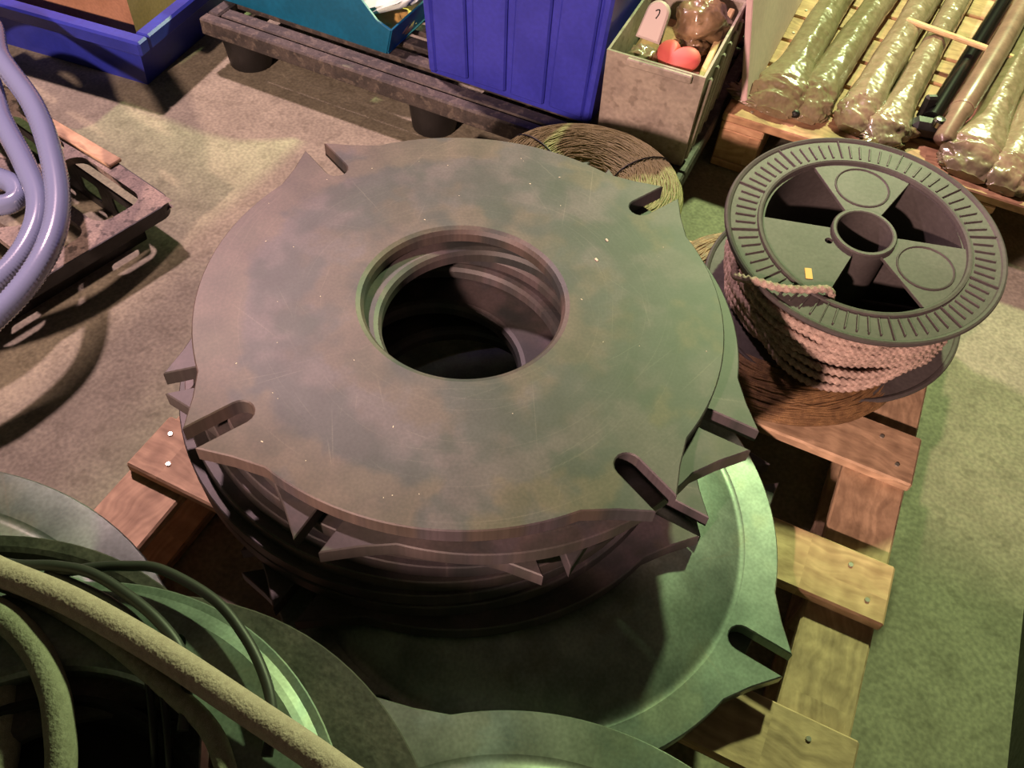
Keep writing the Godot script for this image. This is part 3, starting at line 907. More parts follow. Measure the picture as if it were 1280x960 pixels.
	for a in [deg_to_rad(-50.0), deg_to_rad(-160.0)]:
		var pts := PackedVector3Array()
		for k in 20:
			var c := TAU * k / 20
			pts.append(Vector3(cos(a) * (0.128 + 0.0645 * cos(c)), 0.0365 * sin(c), sin(a) * (0.128 + 0.0645 * cos(c))))
		tie.tube(pts, 0.0016, 6, true)
	obj("tie_wire", tie, M.reel_dark, sc)

func build_back_row():
	# black plastic pallet along the back
	var bp := thing("plastic_pallet", "dusty black plastic pallet carrying the teal, blue and grey bins", "pallet", Vector3(-1.445, 0, -2.55))
	var Lx := 1.208
	var Lz := 1.09
	for z in [Lz - 0.016, 0.016]:
		var mb := MB.new(); mb.box(Transform3D.IDENTITY, Vector3(Lx, 0.042, 0.032), 0.004)
		var o := obj("edge_beam", mb, M.dusty_black, bp); o.position = Vector3(Lx / 2, 0.107, z)
	for x in [0.016, Lx - 0.016]:
		var mb := MB.new(); mb.box(Transform3D.IDENTITY, Vector3(0.032, 0.042, Lz - 0.066), 0.004)
		var o := obj("edge_beam", mb, M.dusty_black, bp); o.position = Vector3(x, 0.107, Lz / 2)
	var slat := MB.new(); slat.box(Transform3D.IDENTITY, Vector3(Lx - 0.068, 0.014, 0.036), 0.003)
	var sm := slat.mesh()
	for k in 17:
		var o := mobj("deck_slat", sm, M.dusty_black, bp)
		o.position = Vector3(Lx / 2, 0.1195, 0.056 + k * 0.0611)
	var cr := MB.new(); cr.box(Transform3D.IDENTITY, Vector3(0.012, 0.028, Lz - 0.07), 0.002)
	var crm := cr.mesh()
	for k in 11:
		var o := mobj("cross_rib", crm, M.dusty_black, bp)
		o.position = Vector3(0.09 + k * 0.1035, 0.098, Lz / 2)
	var ft := MB.new(); ft.lathe(PackedVector2Array([Vector2(0.0, 0.086), Vector2(0.062, 0.086), Vector2(0.052, 0.002), Vector2(0.0, 0.0)]), 20)
	var fm := ft.mesh()
	for x in [0.075, 0.595, 1.10]:
		for z in [0.07, 0.545, 1.02]:
			var o := mobj("foot", fm, M.black_plastic, bp)
			o.position = Vector3(x, 0.0, z)

	# teal open-ended bin
	var tb := thing("storage_bin", "teal stacking bin with a low open end holding paper packets", "bin", Vector3(-1.215, 0.1275, -1.685))
	var mb := MB.new()
	var side := PackedVector2Array([Vector2(-0.235, 0.0), Vector2(0.225, 0.0), Vector2(0.24, 0.062), Vector2(0.205, 0.075), Vector2(0.165, 0.115), Vector2(0.12, 0.148), Vector2(0.05, 0.16), Vector2(-0.25, 0.16)])
	for z in [0.125, -0.125]:
		mb = MB.new()
		mb.prism(side, -0.003, 0.003, 0.001, 1.0, X(Vector3(0, 0, z), Basis(Vector3(1, 0, 0), Vector3(0, 0, signf(z)), Vector3(0, 1, 0))))
		obj("side_panel", mb, M.teal, tb)
	mb = MB.new()
	mb.box(X(Vector3(0, 0.0015, 0)), Vector3(0.46, 0.003, 0.25), 0.0005)
	obj("bottom", mb, M.teal, tb)
	mb = MB.new()
	mb.box(X(Vector3(0.2325, 0.031, 0), Basis(Vector3(0, 0, 1), -0.237)), Vector3(0.005, 0.064, 0.25), 0.001)
	obj("front_lip", mb, M.teal, tb)
	mb = MB.new()
	mb.box(X(Vector3(-0.2425, 0.08, 0), Basis(Vector3(0, 0, 1), 0.093)), Vector3(0.005, 0.16, 0.25), 0.001)
	obj("back_panel", mb, M.teal, tb)
	var pb := MB.new()
	pb.lump(Vector3(0, 0, 0), Vector3(0.075, 0.012, 0.07), fnoise(4, 0.02, 3), 0.25, 24, 14, Basis(Vector3(0, 0, 1), 0.35) * Basis(Vector3.UP, 0.3), -1e9, 0.6)
	single("paper_packet", "pale blue-green paper packet standing in the open end of teal bin", "packet", pb, M.paper, Vector3(-1.03, 0.205, -1.66))
	pb = MB.new()
	pb.lump(Vector3.ZERO, Vector3(0.055, 0.02, 0.05), fnoise(6, 0.02, 3), 0.3, 24, 14, Basis.IDENTITY, -0.018, 0.7)
	single("paper_packet", "small yellow packet at the lip of the teal bin", "packet", pb, M.yellow_paper, Vector3(-1.035, 0.150, -1.655))
	pb = MB.new()
	pb.lump(Vector3.ZERO, Vector3(0.06, 0.03, 0.05), fnoise(16, 0.02, 3), 0.3, 24, 14, Basis.IDENTITY, -0.028, 0.8)
	single("paper_packet", "pinkish packet at the back of the teal bin", "packet", pb, M.white, Vector3(-1.05, 0.161, -1.76))

	# big blue bin with upright ribs
	var bb := thing("storage_bin", "tall royal blue plastic bin with upright ribbed panels", "bin", Vector3(-0.672, 0.1275, -1.74))
	mb = MB.new()
	bin_shell(mb, 0.39, 0.385, 0.43, 0.42, 0.36, 0.004)
	obj("body", mb, M.blue, bb)
	for k in 4:
		mb = MB.new()
		var x := -0.138 + k * 0.092
		var sx := x * 1.09
		mb.box(X(Vector3((x + sx) / 2, 0.178, 0.1945 + 0.0095), Basis(Vector3(1, 0, 0), 0.049) * Basis(Vector3(0, 0, 1), -(sx - x) / 0.36)), Vector3(0.080, 0.33, 0.010), 0.004)
		obj("panel_rib", mb, M.blue, bb)
	for s in [-1, 1]:
		mb = MB.new()
		mb.box(X(Vector3(s * 0.1965, 0.178, 0.2), Basis(Vector3(1, 0, 0), 0.049) * Basis(Vector3(0, 0, 1), -s * 0.055)), Vector3(0.022, 0.35, 0.016), 0.006)
		obj("corner_post", mb, M.blue, bb)
	mb = MB.new()
	for s in [[0, 1], [0, -1], [1, 0], [-1, 0]]:
		mb.box(X(Vector3(s[0] * 0.219, 0.35, s[1] * 0.217)), Vector3(0.02 if s[0] != 0 else 0.458, 0.025, 0.02 if s[1] != 0 else 0.414), 0.003)
	obj("rim", mb, M.blue, bb)

	# grey box with open top
	var gb := thing("crate_box", "dirty grey-brown plastic box holding a red heart and bagged parts", "box", Vector3(-0.352, 0.1275, -1.652), 0.03)
	mb = MB.new()
	bin_shell(mb, 0.190, 0.29, 0.199, 0.315, 0.215, 0.005)
	obj("body", mb, M.grey_box, gb)
	mb = MB.new()
	mb.box(X(Vector3(0.01, 0.206, 0.162)), Vector3(0.13, 0.016, 0.010), 0.002)
	obj("rim_lip", mb, M.grey_box, gb)
	mb = MB.new()
	mb.box(X(Vector3(0.0, 0.212, -0.160)), Vector3(0.2, 0.012, 0.010), 0.002)
	obj("rim_lip", mb, M.grey_box, gb)
	for k in 6:
		mb = MB.new()
		mb.box(X(Vector3(0.1005, 0.10, 0.12 - k * 0.049), Basis(Vector3(0, 0, 1), -0.044)), Vector3(0.008, 0.19, 0.014), 0.003)
		obj("side_rib", mb, M.grey_box, gb)
	# contents of the grey box
	mb = MB.new()
	mb.box(Transform3D.IDENTITY, Vector3(0.165, 0.15, 0.27), 0.01)
	single("carton", "cardboard carton filling the lower part of the grey-brown box", "carton", mb, M.card, Vector3(-0.352, 0.2085, -1.652), 0.03)
	var hb := MB.new()
	var rows := []
	for j in 15:
		var zz := -0.5 + j / 14.0
		var sc := sqrt(maxf(0.0, 1.0 - 4.0 * zz * zz))
		var row := PackedVector3Array()
		for i in 41:
			var a := TAU * (i % 40) / 40
			var hx := pow(sin(a), 3) * 0.95
			var hy := (13.0 * cos(a) - 5.0 * cos(2 * a) - 2.0 * cos(3 * a) - cos(4 * a)) / 17.0
			row.append(Vector3(hx * sc * 0.050, zz * 0.05, -hy * sc * 0.050))
		rows.append(row)
	hb.grid(rows, true, Vector3.ZERO)
	var ho := single("heart_ornament", "red heart-shaped ornament in the grey-brown box", "ornament", hb, M.red, Vector3(-0.325, 0.322, -1.560))
	ho.rotation = Vector3(0.6, -0.25, 0.1)
	hb = MB.new()
	hb.lump(Vector3.ZERO, Vector3(0.03, 0.02, 0.035), fnoise(21, 0.012, 3), 0.5, 24, 14)
	single("plastic_bag", "small crumpled yellowish bag left of the red heart", "bag", hb, M.bag, Vector3(-0.392, 0.307, -1.56))
	hb = MB.new()
	hb.lump(Vector3.ZERO, Vector3(0.054, 0.045, 0.06), fnoise(22, 0.012, 3), 0.35, 32, 20)
	hb.lump(Vector3(0.005, -0.022, 0.055), Vector3(0.03, 0.018, 0.028), fnoise(23, 0.02, 3), 0.6, 24, 14)
	single("plastic_bag", "large knotted brownish plastic bag at the back of the grey-brown box", "bag", hb, M.bag_brown, Vector3(-0.318, 0.335, -1.700))
	var wb := thing("white_tag", "white rounded plastic piece with a dark mark in the grey-brown box", "plastic piece", Vector3(-0.405, 0.330, -1.655))
	wb.rotation = Vector3(1.0, -0.1, 0.0)
	hb = MB.new()
	var wp := PackedVector2Array()
	for k in 13: wp.append(Vector2(0, -0.02) + Vector2.from_angle(PI + PI * k / 12) * 0.024)
	wp.append(Vector2(0.027, 0.035)); wp.append(Vector2(-0.027, 0.035))
	hb.prism(wp, -0.008, 0.008, 0.004)
	obj("body", hb, M.white, wb)
	hb = MB.new()
	hb.tube(spline(PackedVector3Array([Vector3(-0.004, 0.0082, -0.022), Vector3(0.003, 0.0082, -0.026), Vector3(0.005, 0.0082, -0.018), Vector3(0.002, 0.0082, -0.008)]), 6), 0.0014, 6)
	obj("mark", hb, M.reel_dark, wb)
	hb = MB.new()
	hb.box(Transform3D.IDENTITY, Vector3(0.012, 0.012, 0.26), 0.002)
	var ls := single("lath", "narrow wooden lath along the right wall of the grey-brown box", "lath", hb, M.stick, Vector3(-0.272, 0.318, -1.655), 0.05)
	ls.rotation.x = 0.12

	# second blue bin behind, cardboard box, white board
	var b2 := thing("storage_bin", "darker blue bin behind the grey-brown box, mostly hidden", "bin", Vector3(-0.67, 0.1275, -2.18))
	mb = MB.new()
	bin_shell(mb, 0.36, 0.34, 0.40, 0.38, 0.30, 0.004)
	obj("body", mb, M.blue_deep, b2)
	mb = MB.new()
	mb.box(Transform3D.IDENTITY, Vector3(0.17, 0.30, 0.36), 0.002)
	var cb := single("cardboard_box", "brown cardboard box standing behind the grey-brown plastic box", "box", mb, M.card, Vector3(-0.365, 0.2785, -2.07), 0.0)
	mb = MB.new()
	mb.box(Transform3D.IDENTITY, Vector3(0.014, 0.40, 0.80), 0.002)
	var fb0 := single("foam_board", "pinkish white board on edge beside the wrapped bars", "board", mb, M.white_board, Vector3(-0.240, 0.3385, -2.172))
	fb0.rotation.z = 0.22

	# blue tray at far left with a cardboard box in it
	var bt := thing("plastic_tray", "blue plastic tray with a wide rim at the top left corner", "tray", Vector3(-1.80, 0, -1.52), 0.09)
	mb = MB.new()
	bin_shell(mb, 0.52, 0.44, 0.58, 0.49, 0.128, 0.005)
	obj("body", mb, M.blue_deep, bt)
	mb = MB.new()
	for s in [[0, 1], [0, -1], [1, 0], [-1, 0]]:
		mb.box(X(Vector3(s[0] * 0.30, 0.132, s[1] * 0.255)), Vector3(0.036 if s[0] != 0 else 0.636, 0.036, 0.036 if s[1] != 0 else 0.474), 0.005)
	obj("rim", mb, M.blue_deep, bt)
	var kb := thing("cardboard_box", "open brown cardboard box standing in the blue tray", "box", Vector3(-1.80, 0.006, -1.535), 0.09)
	mb = MB.new()
	bin_shell(mb, 0.40, 0.32, 0.41, 0.33, 0.20, 0.004)
	obj("body", mb, M.card, kb)
	mb = MB.new()
	mb.box(X(Vector3(0.215, 0.22, 0), Basis(Vector3(0, 0, 1), -0.4)), Vector3(0.004, 0.09, 0.3), 0.001)
	mb.box(X(Vector3(0, 0.22, 0.176), Basis(Vector3(1, 0, 0), 0.4)), Vector3(0.38, 0.09, 0.004), 0.001)
	obj("flap", mb, M.card, kb)

func build_tubes():
	var g := "wrapped bars on the pale pallet"
	var specs := [
		["leftmost wrapped bar, beside the pinkish board, bag splayed at its end", -0.106, -0.128, 0.036, -1.775, 0.062, 31, 0],
		["second wrapped bar from the left, wrinkled bag end with a dark hole", -0.008, -0.058, 0.034, -1.788, 0.046, 32, 0],
		["third wrapped bar from the left, baggy with a folded blunt end", 0.088, 0.042, 0.034, -1.800, 0.045, 33, 0],
		["fourth wrapped bar from the left, its bag end twisted to points", 0.162, 0.112, 0.028, -1.775, 0.046, 34, 1],
		["wrapped bar right of the bare brown bar, wide crumpled bag end", 0.352, 0.300, 0.034, -1.765, 0.062, 35, 0],
		["rightmost wrapped bar at the picture's right edge", 0.425, 0.375, 0.034, -1.755, 0.05, 36, 0]]
	for s in specs:
		var x1: float = s[1]
		var x0: float = s[2]
		var r: float = s[3]
		var z0: float = s[4]
		var ew: float = s[5]
		var sl := (x1 - x0) / (-2.35 + 1.84)
		var X0 := func(z: float) -> float: return x0 + sl * (z + 1.84)
		var pts := PackedVector3Array()
		var hw := PackedFloat32Array()
		var hh := PackedFloat32Array()
		for q in [[-2.68, 1.0, 1.0], [-2.45, 1.06, 1.0], [-2.25, 1.0, 1.0], [-2.08, 1.1, 1.02], [-1.95, 1.12, 0.95]]:
			pts.append(Vector3(X0.call(q[0]), 0.142 + r * q[2], q[0])); hw.append(r * q[1]); hh.append(r * q[2])
		for q in [[0.075, 0.95, 0.95], [0.045, 1.0, 0.8], [0.015, 0.85, 0.55], [-0.012, 0.55 if s[7] == 0 else 0.25, 0.25]]:
			pts.append(Vector3(X0.call(z0 - q[0]), 0.142 + r * q[2] * 0.9, z0 - q[0])); hw.append(maxf(ew * q[1], 0.004)); hh.append(r * q[2])
		var t := thing("wrapped_bar", s[0], "wrapped bar", Vector3.ZERO, 0.0, g)
		obj("plastic_bag", wrapped(pts, hw, hh, s[6], 0.30, 0.1402, 14, 44), M.bag, t)
		var sk := MB.new()
		var off: float = -0.035 if s[6] == 31 else (0.02 if s[6] == 33 else 0.0)
		var nzs := fnoise(s[6] + 100, 0.018, 2)
		nzs.fractal_type = FastNoiseLite.FRACTAL_RIDGED
		sk.lump(Vector3(X0.call(z0) + off, 0.149, z0 - 0.030), Vector3(ew * (1.12 if s[6] == 31 else 0.92), 0.010, 0.034), nzs, 0.32, 40, 20, Basis(Vector3.UP, 0.3 * sin(s[6])), 0.1405, 0.8)
		obj("loose_film", sk, M.bag, t)
		if s[7] == 1:
			var tw := MB.new()
			tw.lump(Vector3(X0.call(z0) + 0.045, 0.158, z0 - 0.055), Vector3(0.035, 0.012, 0.014), fnoise(55, 0.02, 3), 0.4, 20, 12, Basis(Vector3.UP, 0.5), 0.1405)
			tw.lump(Vector3(X0.call(z0) - 0.018, 0.152, z0 + 0.012), Vector3(0.014, 0.010, 0.03), fnoise(56, 0.02, 3), 0.4, 20, 12, Basis(Vector3.UP, -0.5), 0.1405)
			obj("twisted_end", tw, M.bag_brown, t)
		if s[6] == 32:
			var pl := MB.new()
			pl.lump(Vector3(X0.call(z0) - 0.02, 0.156, z0 + 0.012), Vector3(0.011, 0.009, 0.008), fnoise(57, 0.02, 2), 0.2, 16, 10, Basis.IDENTITY, 0.1405)
			obj("dark_plug", pl, M.reel_dark, t)
	# dark steel bar with black clamp
	var d := thing("steel_bar", "dark shiny steel bar with a black clamp at its end", "bar", Vector3.ZERO)
	var mb := MB.new()
	mb.tube(PackedVector3Array([Vector3(0.300, 0.162, -2.66), Vector3(0.192, 0.162, -1.90)]), 0.0205, 20)
	obj("bar", mb, M.steel_dark, d)
	mb = MB.new()
	mb.box(X(Vector3(0.176, 0.170, -1.935), Basis(Vector3.UP, 0.5)), Vector3(0.028, 0.058, 0.018), 0.005)
	obj("clamp_jaw", mb, M.black_plastic, d)
	mb = MB.new()
	mb.box(X(Vector3(0.190, 0.1625, -1.865), Basis(Vector3.UP, 0.2)), Vector3(0.075, 0.04, 0.045), 0.012)
	obj("clamp", mb, M.black_plastic, d)
	mb = MB.new()
	mb.lathe(PackedVector2Array([Vector2(0.0, 0.012), Vector2(0.010, 0.011), Vector2(0.014, 0.006), Vector2(0.014, -0.006), Vector2(0.0, -0.006)]), 20, 0.0, TAU, 0.0, X(Vector3(0.205, 0.188, -1.855)))
	mb.lathe(PackedVector2Array([Vector2(0.0, 0.012), Vector2(0.012, 0.011), Vector2(0.016, 0.006), Vector2(0.016, -0.02), Vector2(0.0, -0.02)]), 20, 0.0, TAU, 0.0, X(Vector3(0.252, 0.166, -1.868)))
	obj("bright_bolt", mb, M.steel, d)
	# bare brown bar lying across the stick
	var b := thing("round_bar", "bare reddish-brown bar with rounded end, lying over the pale stick", "bar", Vector3.ZERO)
	mb = MB.new()
	var bp := spline(PackedVector3Array([Vector3(0.345, 0.222, -2.66), Vector3(0.318, 0.222, -2.45), Vector3(0.285, 0.222, -2.2), Vector3(0.252, 0.214, -1.98), Vector3(0.238, 0.198, -1.90), Vector3(0.228, 0.180, -1.84), Vector3(0.225, 0.172, -1.815)]), 8)
	var rr := PackedFloat32Array()
	for i in bp.size():
		var f := float(i) / (bp.size() - 1)
		rr.append(1.0 if f < 0.68 else (0.86 if f < 0.93 else 0.86 * sqrt(maxf(0.02, 1.0 - pow((f - 0.93) / 0.07, 2)))))
	mb.tube(bp, 0.0245, 20, false, 0, 0.03, rr)
	obj("bar", mb, M.brown_bar, b)
	mb = MB.new()
	mb.lathe(PackedVector2Array([Vector2(0.0215, 0.004), Vector2(0.0255, 0.003), Vector2(0.0255, -0.003), Vector2(0.0215, -0.004)]), 24, 0.0, TAU, 0.0, X(Vector3(0.240, 0.201, -1.912), Basis(Vector3.RIGHT, PI / 2 + 0.2)))
	obj("collar", mb, M.brown_bar, b)
	mb = MB.new()
	mb.box(Transform3D.IDENTITY, Vector3(0.60, 0.011, 0.016), 0.003)
	var st := single("stick", "thin pale wooden stick lying crosswise over the wrapped bars", "stick", mb, M.stick, Vector3(0.365, 0.200, -2.19), 0.0)
	st.rotation = Vector3(0, -0.085, -0.03)

func build_left_side():
	# black lattice crate: local x runs along its far edge away from the corner
	var c := thing("plastic_crate", "black plastic lattice crate with rounded openings under the clear hose", "crate", Vector3(-1.107, 0, -0.937))
	var dx := Vector3(-0.976, 0, -0.218)
	var dz := Vector3(-0.218, 0, 0.976)     # towards the camera
	var B := Basis(-dx, Vector3.UP, dz)      # local x is -d1
	c.transform = Transform3D(B.orthonormalized(), c.position)
	var mb := MB.new()
	# cells: [x0, x1, z0, z1, hx0, hx1, hz0, hz1] in distances from the corner
	var y1 := 0.1
	var y0 := 0.084
	var xs := [0.0, 0.265, 0.50, 0.74]
	var zs := [0.0, 0.148, 0.262, 0.385, 0.52]
	for i in 3:
		for j in 4:
			var x0: float = xs[i]
			var x1: float = xs[i + 1]
			var z0: float = zs[j]
			var z1: float = zs[j + 1]
			if i == 0 and j == 1:
				frame_cell(mb, x0, 0.135, z0, z1, 0.040, 0.122, z0 + 0.012, z1 - 0.014, 0.028, y0, y1)
				frame_cell(mb, 0.135, x1, z0, z1, 0.147, x1 - 0.012, z0 + 0.012, z1 - 0.012, 0.028, y0, y1)
			else:
				frame_cell(mb, x0, x1, z0, z1, x0 + (0.042 if i == 0 else 0.014), x1 - 0.014, z0 + (0.032 if j == 0 else 0.013), z1 - 0.013, 0.03, y0, y1)
	obj("lattice_deck", mb, M.crate_dusty, c)
	# skirt round the edge with a rounded corner
	mb = MB.new()
	var path := PackedVector3Array([Vector3(-0.74, 0.086, 0.0)])
	for k in 9: path.append(Vector3(-0.03, 0.086, 0.03) + Vector3(sin(PI / 2 * k / 8), 0, -cos(PI / 2 * k / 8)) * 0.03)
	path.append(Vector3(0.0, 0.086, 0.52))
	for k in path.size() - 1:
		var a := path[k]
		var d := path[k + 1] - a
		mb.box(X((a + path[k + 1]) / 2 + Vector3(0, -0.001, 0), Basis(Vector3.UP, atan2(-d.z, d.x))), Vector3(d.length() + 0.002, 0.029, 0.006), 0.001)
	mb.box(X(Vector3(-0.37, 0.085, 0.52)), Vector3(0.74, 0.029, 0.006), 0.001)
	mb.box(X(Vector3(-0.74, 0.085, 0.26)), Vector3(0.006, 0.029, 0.52), 0.001)
	obj("skirt", mb, M.black_plastic, c)
	# side walls set in from the rim, pierced with oblong holes
	for w in [[Vector3(-0.055, 0, 0.05), Basis(Vector3(0, 0, -1), Vector3(-1, 0, 0), Vector3(0, 1, 0)), 0.43], [Vector3(-0.69, 0, 0.05), Basis(Vector3(0, 0, -1), Vector3(-1, 0, 0), Vector3(0, 1, 0)), 0.43], [Vector3(-0.055, 0, 0.05), Basis(Vector3(1, 0, 0), Vector3(0, 0, 1), Vector3(0, 1, 0)), 0.635], [Vector3(-0.055, 0, 0.48), Basis(Vector3(1, 0, 0), Vector3(0, 0, 1), Vector3(0, 1, 0)), 0.635]]:
		var wm := MB.new()
		var cnt := int(w[2] / 0.105)
		var step: float = w[2] / cnt
		for k in cnt:
			frame_cell(wm, k * step, (k + 1) * step, 0.0, 0.083, k * step + 0.022, (k + 1) * step - 0.022, 0.022, 0.062, 0.008, -0.002, 0.002)
		var o := obj("side_wall", wm, M.black_plastic, c)
		o.transform = Transform3D(w[1], w[0])
	mb = MB.new()
	mb.box(Transform3D.IDENTITY, Vector3(0.215, 0.008, 0.03), 0.002)
	var lp := single("lath", "thin dry wooden lath along the far edge of black lattice crate", "lath", mb, M.wood2, Vector3(-1.375, 0.1045, -0.985))
	lp.rotation.y = -0.16
	# clear braided hose: loose loops on the crate
	var hg := "loops of the clear braided hose"
	var loops := [
		["clear lavender braided hose loop, outermost and uppermost of the loops", [Vector3(-1.72, 0.205, -1.12), Vector3(-1.584, 0.205, -1.032), Vector3(-1.422, 0.200, -0.950), Vector3(-1.288, 0.195, -0.855), Vector3(-1.185, 0.185, -0.758), Vector3(-1.128, 0.175, -0.662), Vector3(-1.115, 0.155, -0.555), Vector3(-1.14, 0.14, -0.45), Vector3(-1.25, 0.13, -0.33), Vector3(-1.45, 0.13, -0.27), Vector3(-1.68, 0.13, -0.34), Vector3(-1.86, 0.14, -0.52), Vector3(-1.93, 0.17, -0.78), Vector3(-1.86, 0.20, -1.02)], 0.0205],
		["clear lavender braided hose loop, inner loop hugging the outer one", [Vector3(-1.66, 0.150, -1.03), Vector3(-1.50, 0.150, -0.925), Vector3(-1.372, 0.150, -0.850), Vector3(-1.275, 0.146, -0.785), Vector3(-1.222, 0.140, -0.715), Vector3(-1.200, 0.130, -0.63), Vector3(-1.215, 0.1245, -0.54), Vector3(-1.29, 0.1245, -0.45), Vector3(-1.45, 0.1245, -0.40), Vector3(-1.62, 0.1245, -0.45), Vector3(-1.75, 0.13, -0.60), Vector3(-1.79, 0.14, -0.80), Vector3(-1.75, 0.15, -0.97)], 0.0205],
		["clear lavender braided hose, short bend curling in at the left edge", [Vector3(-1.62, 0.123, -0.66), Vector3(-1.48, 0.123, -0.690), Vector3(-1.385, 0.123, -0.728), Vector3(-1.335, 0.123, -0.765), Vector3(-1.35, 0.123, -0.80), Vector3(-1.41, 0.123, -0.81), Vector3(-1.52, 0.123, -0.78), Vector3(-1.64, 0.123, -0.73)], 0.019]]
	for L in loops:
		var hm := MB.new()
		var P := spline(PackedVector3Array(L[1]), 56, true)
		var rr := PackedFloat32Array()
		for i in P.size(): rr.append(1.0 + 0.045 * sin(i * 1.571))
		hm.tube(P, L[2], 20, true, 0, 0.03, rr)
		single("clear_hose", L[0], "hose", hm, M.hose, Vector3.ZERO, 0.0, hg)
	# pale hose bundle on the front discs
	var h1 := MB.new()
	h1.tube(spline(PackedVector3Array([Vector3(-0.70, 0.392, -0.14), Vector3(-0.638, 0.396, -0.150), Vector3(-0.597, 0.398, -0.152), Vector3(-0.511, 0.400, -0.159), Vector3(-0.400, 0.402, -0.157), Vector3(-0.300, 0.402, -0.150), Vector3(-0.189, 0.400, -0.141), Vector3(-0.098, 0.385, -0.128), Vector3(0.0, 0.360, -0.06), Vector3(0.06, 0.345, 0.08), Vector3(-0.02, 0.360, 0.24), Vector3(-0.2, 0.385, 0.33), Vector3(-0.45, 0.390, 0.34), Vector3(-0.66, 0.375, 0.24), Vector3(-0.76, 0.362, 0.05)]), 10, true), 0.0145, 16, true)
	single("fabric_hose", "thick pale fuzzy hose running diagonally across the lower left", "hose", h1, M.fuzzy)
	h1 = MB.new()
	h1.tube(spline(PackedVector3Array([Vector3(-0.74, 0.360, -0.07), Vector3(-0.66, 0.366, -0.112), Vector3(-0.578, 0.386, -0.1195), Vector3(-0.524, 0.380, -0.110), Vector3(-0.481, 0.374, -0.088), Vector3(-0.455, 0.366, -0.065), Vector3(-0.428, 0.352, -0.031), Vector3(-0.41, 0.335, 0.02), Vector3(-0.42, 0.325, 0.09), Vector3(-0.50, 0.340, 0.16), Vector3(-0.62, 0.36, 0.15), Vector3(-0.74, 0.37, 0.05)]), 10, true), 0.0145, 16, true)
	single("fabric_hose", "greyish fuzzy hose loop curving down into the dark bore at left", "hose", h1, M.fuzzy_green)
	h1 = MB.new()
	h1.tube(spline(PackedVector3Array([Vector3(-0.66, 0.36, -0.09), Vector3(-0.597, 0.356, -0.098), Vector3(-0.555, 0.350, -0.084), Vector3(-0.523, 0.344, -0.056), Vector3(-0.487, 0.336, -0.012), Vector3(-0.475, 0.322, 0.05), Vector3(-0.52, 0.318, 0.10), Vector3(-0.60, 0.330, 0.08), Vector3(-0.68, 0.350, 0.0)]), 10, true), 0.012, 16, true)
	single("fabric_hose", "smaller fuzzy hose loop at the very left edge, inside the greyish loop", "hose", h1, M.fuzzy_green)
	h1 = MB.new()
	h1.tube(spline(PackedVector3Array([Vector3(-0.64, 0.372, -0.145), Vector3(-0.56, 0.376, -0.152), Vector3(-0.47, 0.383, -0.149), Vector3(-0.38, 0.384, -0.135), Vector3(-0.31, 0.383, -0.118), Vector3(-0.25, 0.376, -0.07)]), 10), 0.010, 14)
	single("fabric_hose", "dull green hose tucked beneath the thick pale hose", "hose", h1, M.fuzzy_green)
	var cg := "thin dark cables over the front discs"
	h1 = MB.new()
	h1.tube(spline(PackedVector3Array([Vector3(-0.64, 0.388, -0.155), Vector3(-0.596, 0.391, -0.166), Vector3(-0.558, 0.393, -0.183), Vector3(-0.519, 0.394, -0.193), Vector3(-0.471, 0.394, -0.191), Vector3(-0.425, 0.393, -0.183), Vector3(-0.388, 0.390, -0.169), Vector3(-0.362, 0.386, -0.145), Vector3(-0.34, 0.382, -0.11)]), 10), 0.0058, 12)
	single("cable", "dark cable arching to the bolt hole, inner of the two arcs", "cable", h1, M.cable, Vector3.ZERO, 0.0, cg)
	h1 = MB.new()
	h1.tube(spline(PackedVector3Array([Vector3(-0.565, 0.383, -0.172), Vector3(-0.528, 0.386, -0.200), Vector3(-0.497, 0.388, -0.217), Vector3(-0.460, 0.390, -0.230), Vector3(-0.391, 0.392, -0.227), Vector3(-0.338, 0.392, -0.208), Vector3(-0.297, 0.391, -0.183), Vector3(-0.271, 0.389, -0.157), Vector3(-0.255, 0.386, -0.125)]), 10), 0.0055, 12)
	single("cable", "dark cable sweeping in the widest arc over the green dished disc", "cable", h1, M.cable, Vector3.ZERO, 0.0, cg)
	h1 = MB.new()
	h1.tube(spline(PackedVector3Array([Vector3(-0.56, 0.385, -0.176), Vector3(-0.50, 0.386, -0.180), Vector3(-0.455, 0.387, -0.176), Vector3(-0.415, 0.387, -0.164), Vector3(-0.385, 0.386, -0.150)]), 10), 0.0042, 10)
	single("cable", "thin greyish cable lying between inner dark cable and pale hose", "cable", h1, M.cable, Vector3.ZERO, 0.0, cg)
	for q in [[-0.385, -0.118, 0.0], [-0.362, -0.112, 0.012]]:
		h1 = MB.new()
		h1.tube(spline(PackedVector3Array([Vector3(q[0] - 0.02, 0.384, q[1] - 0.02), Vector3(q[0], 0.380, q[1]), Vector3(q[0] + 0.022, 0.36, q[1] + 0.03), Vector3(q[0] + 0.03, 0.31, q[1] + 0.06), Vector3(q[0] + 0.02, 0.285, q[1] + 0.09)]), 8), 0.004, 8)
		single("cable", "bluish black cable hanging into the dark bore, %s of two" % ("left" if q[2] == 0.0 else "right"), "cable", h1, M.cable_black, Vector3.ZERO, 0.0, cg)
	# black bin at the right edge
	var bb := thing("storage_bin", "black plastic bin cut off by the right edge of the picture", "bin", Vector3(0.78, 0, -0.52))
	mb = MB.new()
	bin_shell(mb, 0.44, 0.76, 0.46, 0.78, 0.16, 0.005)
	obj("body", mb, M.black_plastic, bb)

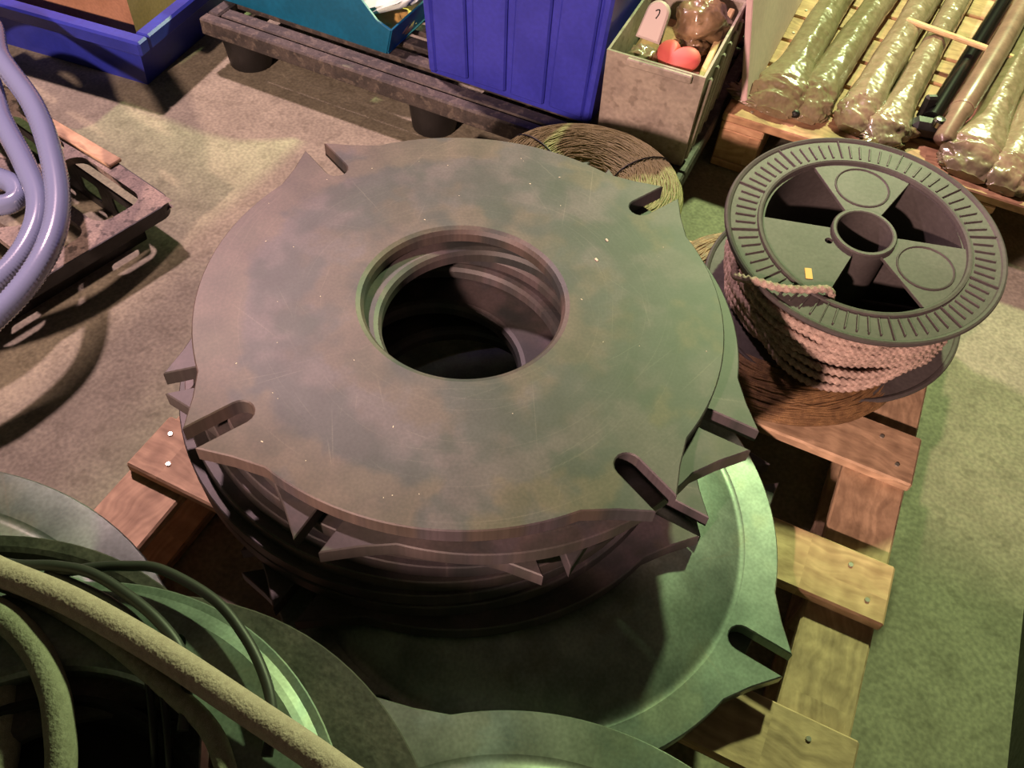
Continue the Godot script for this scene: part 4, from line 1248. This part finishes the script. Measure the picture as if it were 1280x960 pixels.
func frame_cell(mb: MB, x0: float, x1: float, z0: float, z1: float, hx0: float, hx1: float, hz0: float, hz1: float, rad: float, y0: float, y1: float):
	rad = minf(rad, minf(hx1 - hx0, hz1 - hz0) * 0.49)
	var inner := []
	var outer := []
	var cs := [[hx1 - rad, hz1 - rad, 0.0], [hx0 + rad, hz1 - rad, 90.0], [hx0 + rad, hz0 + rad, 180.0], [hx1 - rad, hz0 + rad, 270.0]]
	var oc := [Vector2(x1, z1), Vector2(x0, z1), Vector2(x0, z0), Vector2(x1, z0)]
	for q in 4:
		for k in 7:
			var a := deg_to_rad(cs[q][2] + 90.0 * k / 6)
			var p := Vector2(cs[q][0], cs[q][1]) + Vector2(cos(a), sin(a)) * rad
			inner.append(p)
			var o: Vector2 = oc[q]
			# slide to the outer edge: the first half of the corner keeps to one side, the second to the next
			if k < 3: o = Vector2(x1 if q == 0 else p.x if q == 1 else x0 if q == 2 else p.x, p.y if q == 0 else z1 if q == 1 else p.y if q == 2 else z0)
			elif k > 3: o = Vector2(p.x if q == 0 else x0 if q == 1 else p.x if q == 2 else x1, z1 if q == 0 else p.y if q == 1 else z0 if q == 2 else p.y)
			outer.append(o)
	var m := inner.size()
	for i in m:
		var j := (i + 1) % m
		var P := func(p: Vector2, y: float) -> Vector3: return Vector3(-p.x, y, p.y)
		mb.flat(P.call(inner[i], y1), P.call(inner[j], y1), P.call(outer[j], y1), P.call(outer[i], y1), Vector3.UP)
		mb.flat(P.call(inner[i], y0), P.call(inner[j], y0), P.call(outer[j], y0), P.call(outer[i], y0), Vector3.DOWN)
		var mid := Vector2((hx0 + hx1) / 2, (hz0 + hz1) / 2)
		var d: Vector2 = (mid - (inner[i] + inner[j]) / 2).normalized()
		mb.flat(P.call(inner[i], y0), P.call(inner[j], y0), P.call(inner[j], y1), P.call(inner[i], y1), Vector3(-d.x, 0, d.y))

func build_small():
	# crumbs of grit on the top disc and in its bore
	var mb := MB.new()
	var rg := RandomNumberGenerator.new()
	rg.seed = 5
	for k in 34:
		var a := rg.randf() * TAU
		var r := sqrt(rg.randf_range(0.17, 0.92)) * 0.35
		var s := rg.randf_range(0.0004, 0.0010)
		mb.box(X(Vector3(cos(a) * r, 0.0005, sin(a) * r), Basis(Vector3.UP, rg.randf() * TAU)), Vector3(s * rg.randf_range(1.0, 3.5), s, s * 1.2), s * 0.2)
	for q in [[0.13, -0.155, 0.006], [0.128, -0.20, 0.005]]:
		mb.box(X(Vector3(q[0], 0.001, q[1]), Basis(Vector3.UP, q[0] * 20.0)), Vector3(q[2], 0.002, q[2] * 0.5), 0.0005)
	var o := single("grit", "pale crumbs of grit scattered on the top grey disc", "grit", mb, M.chip, Vector3(-0.358, 0.4045, -0.719))
	o.set_meta("kind", "stuff")
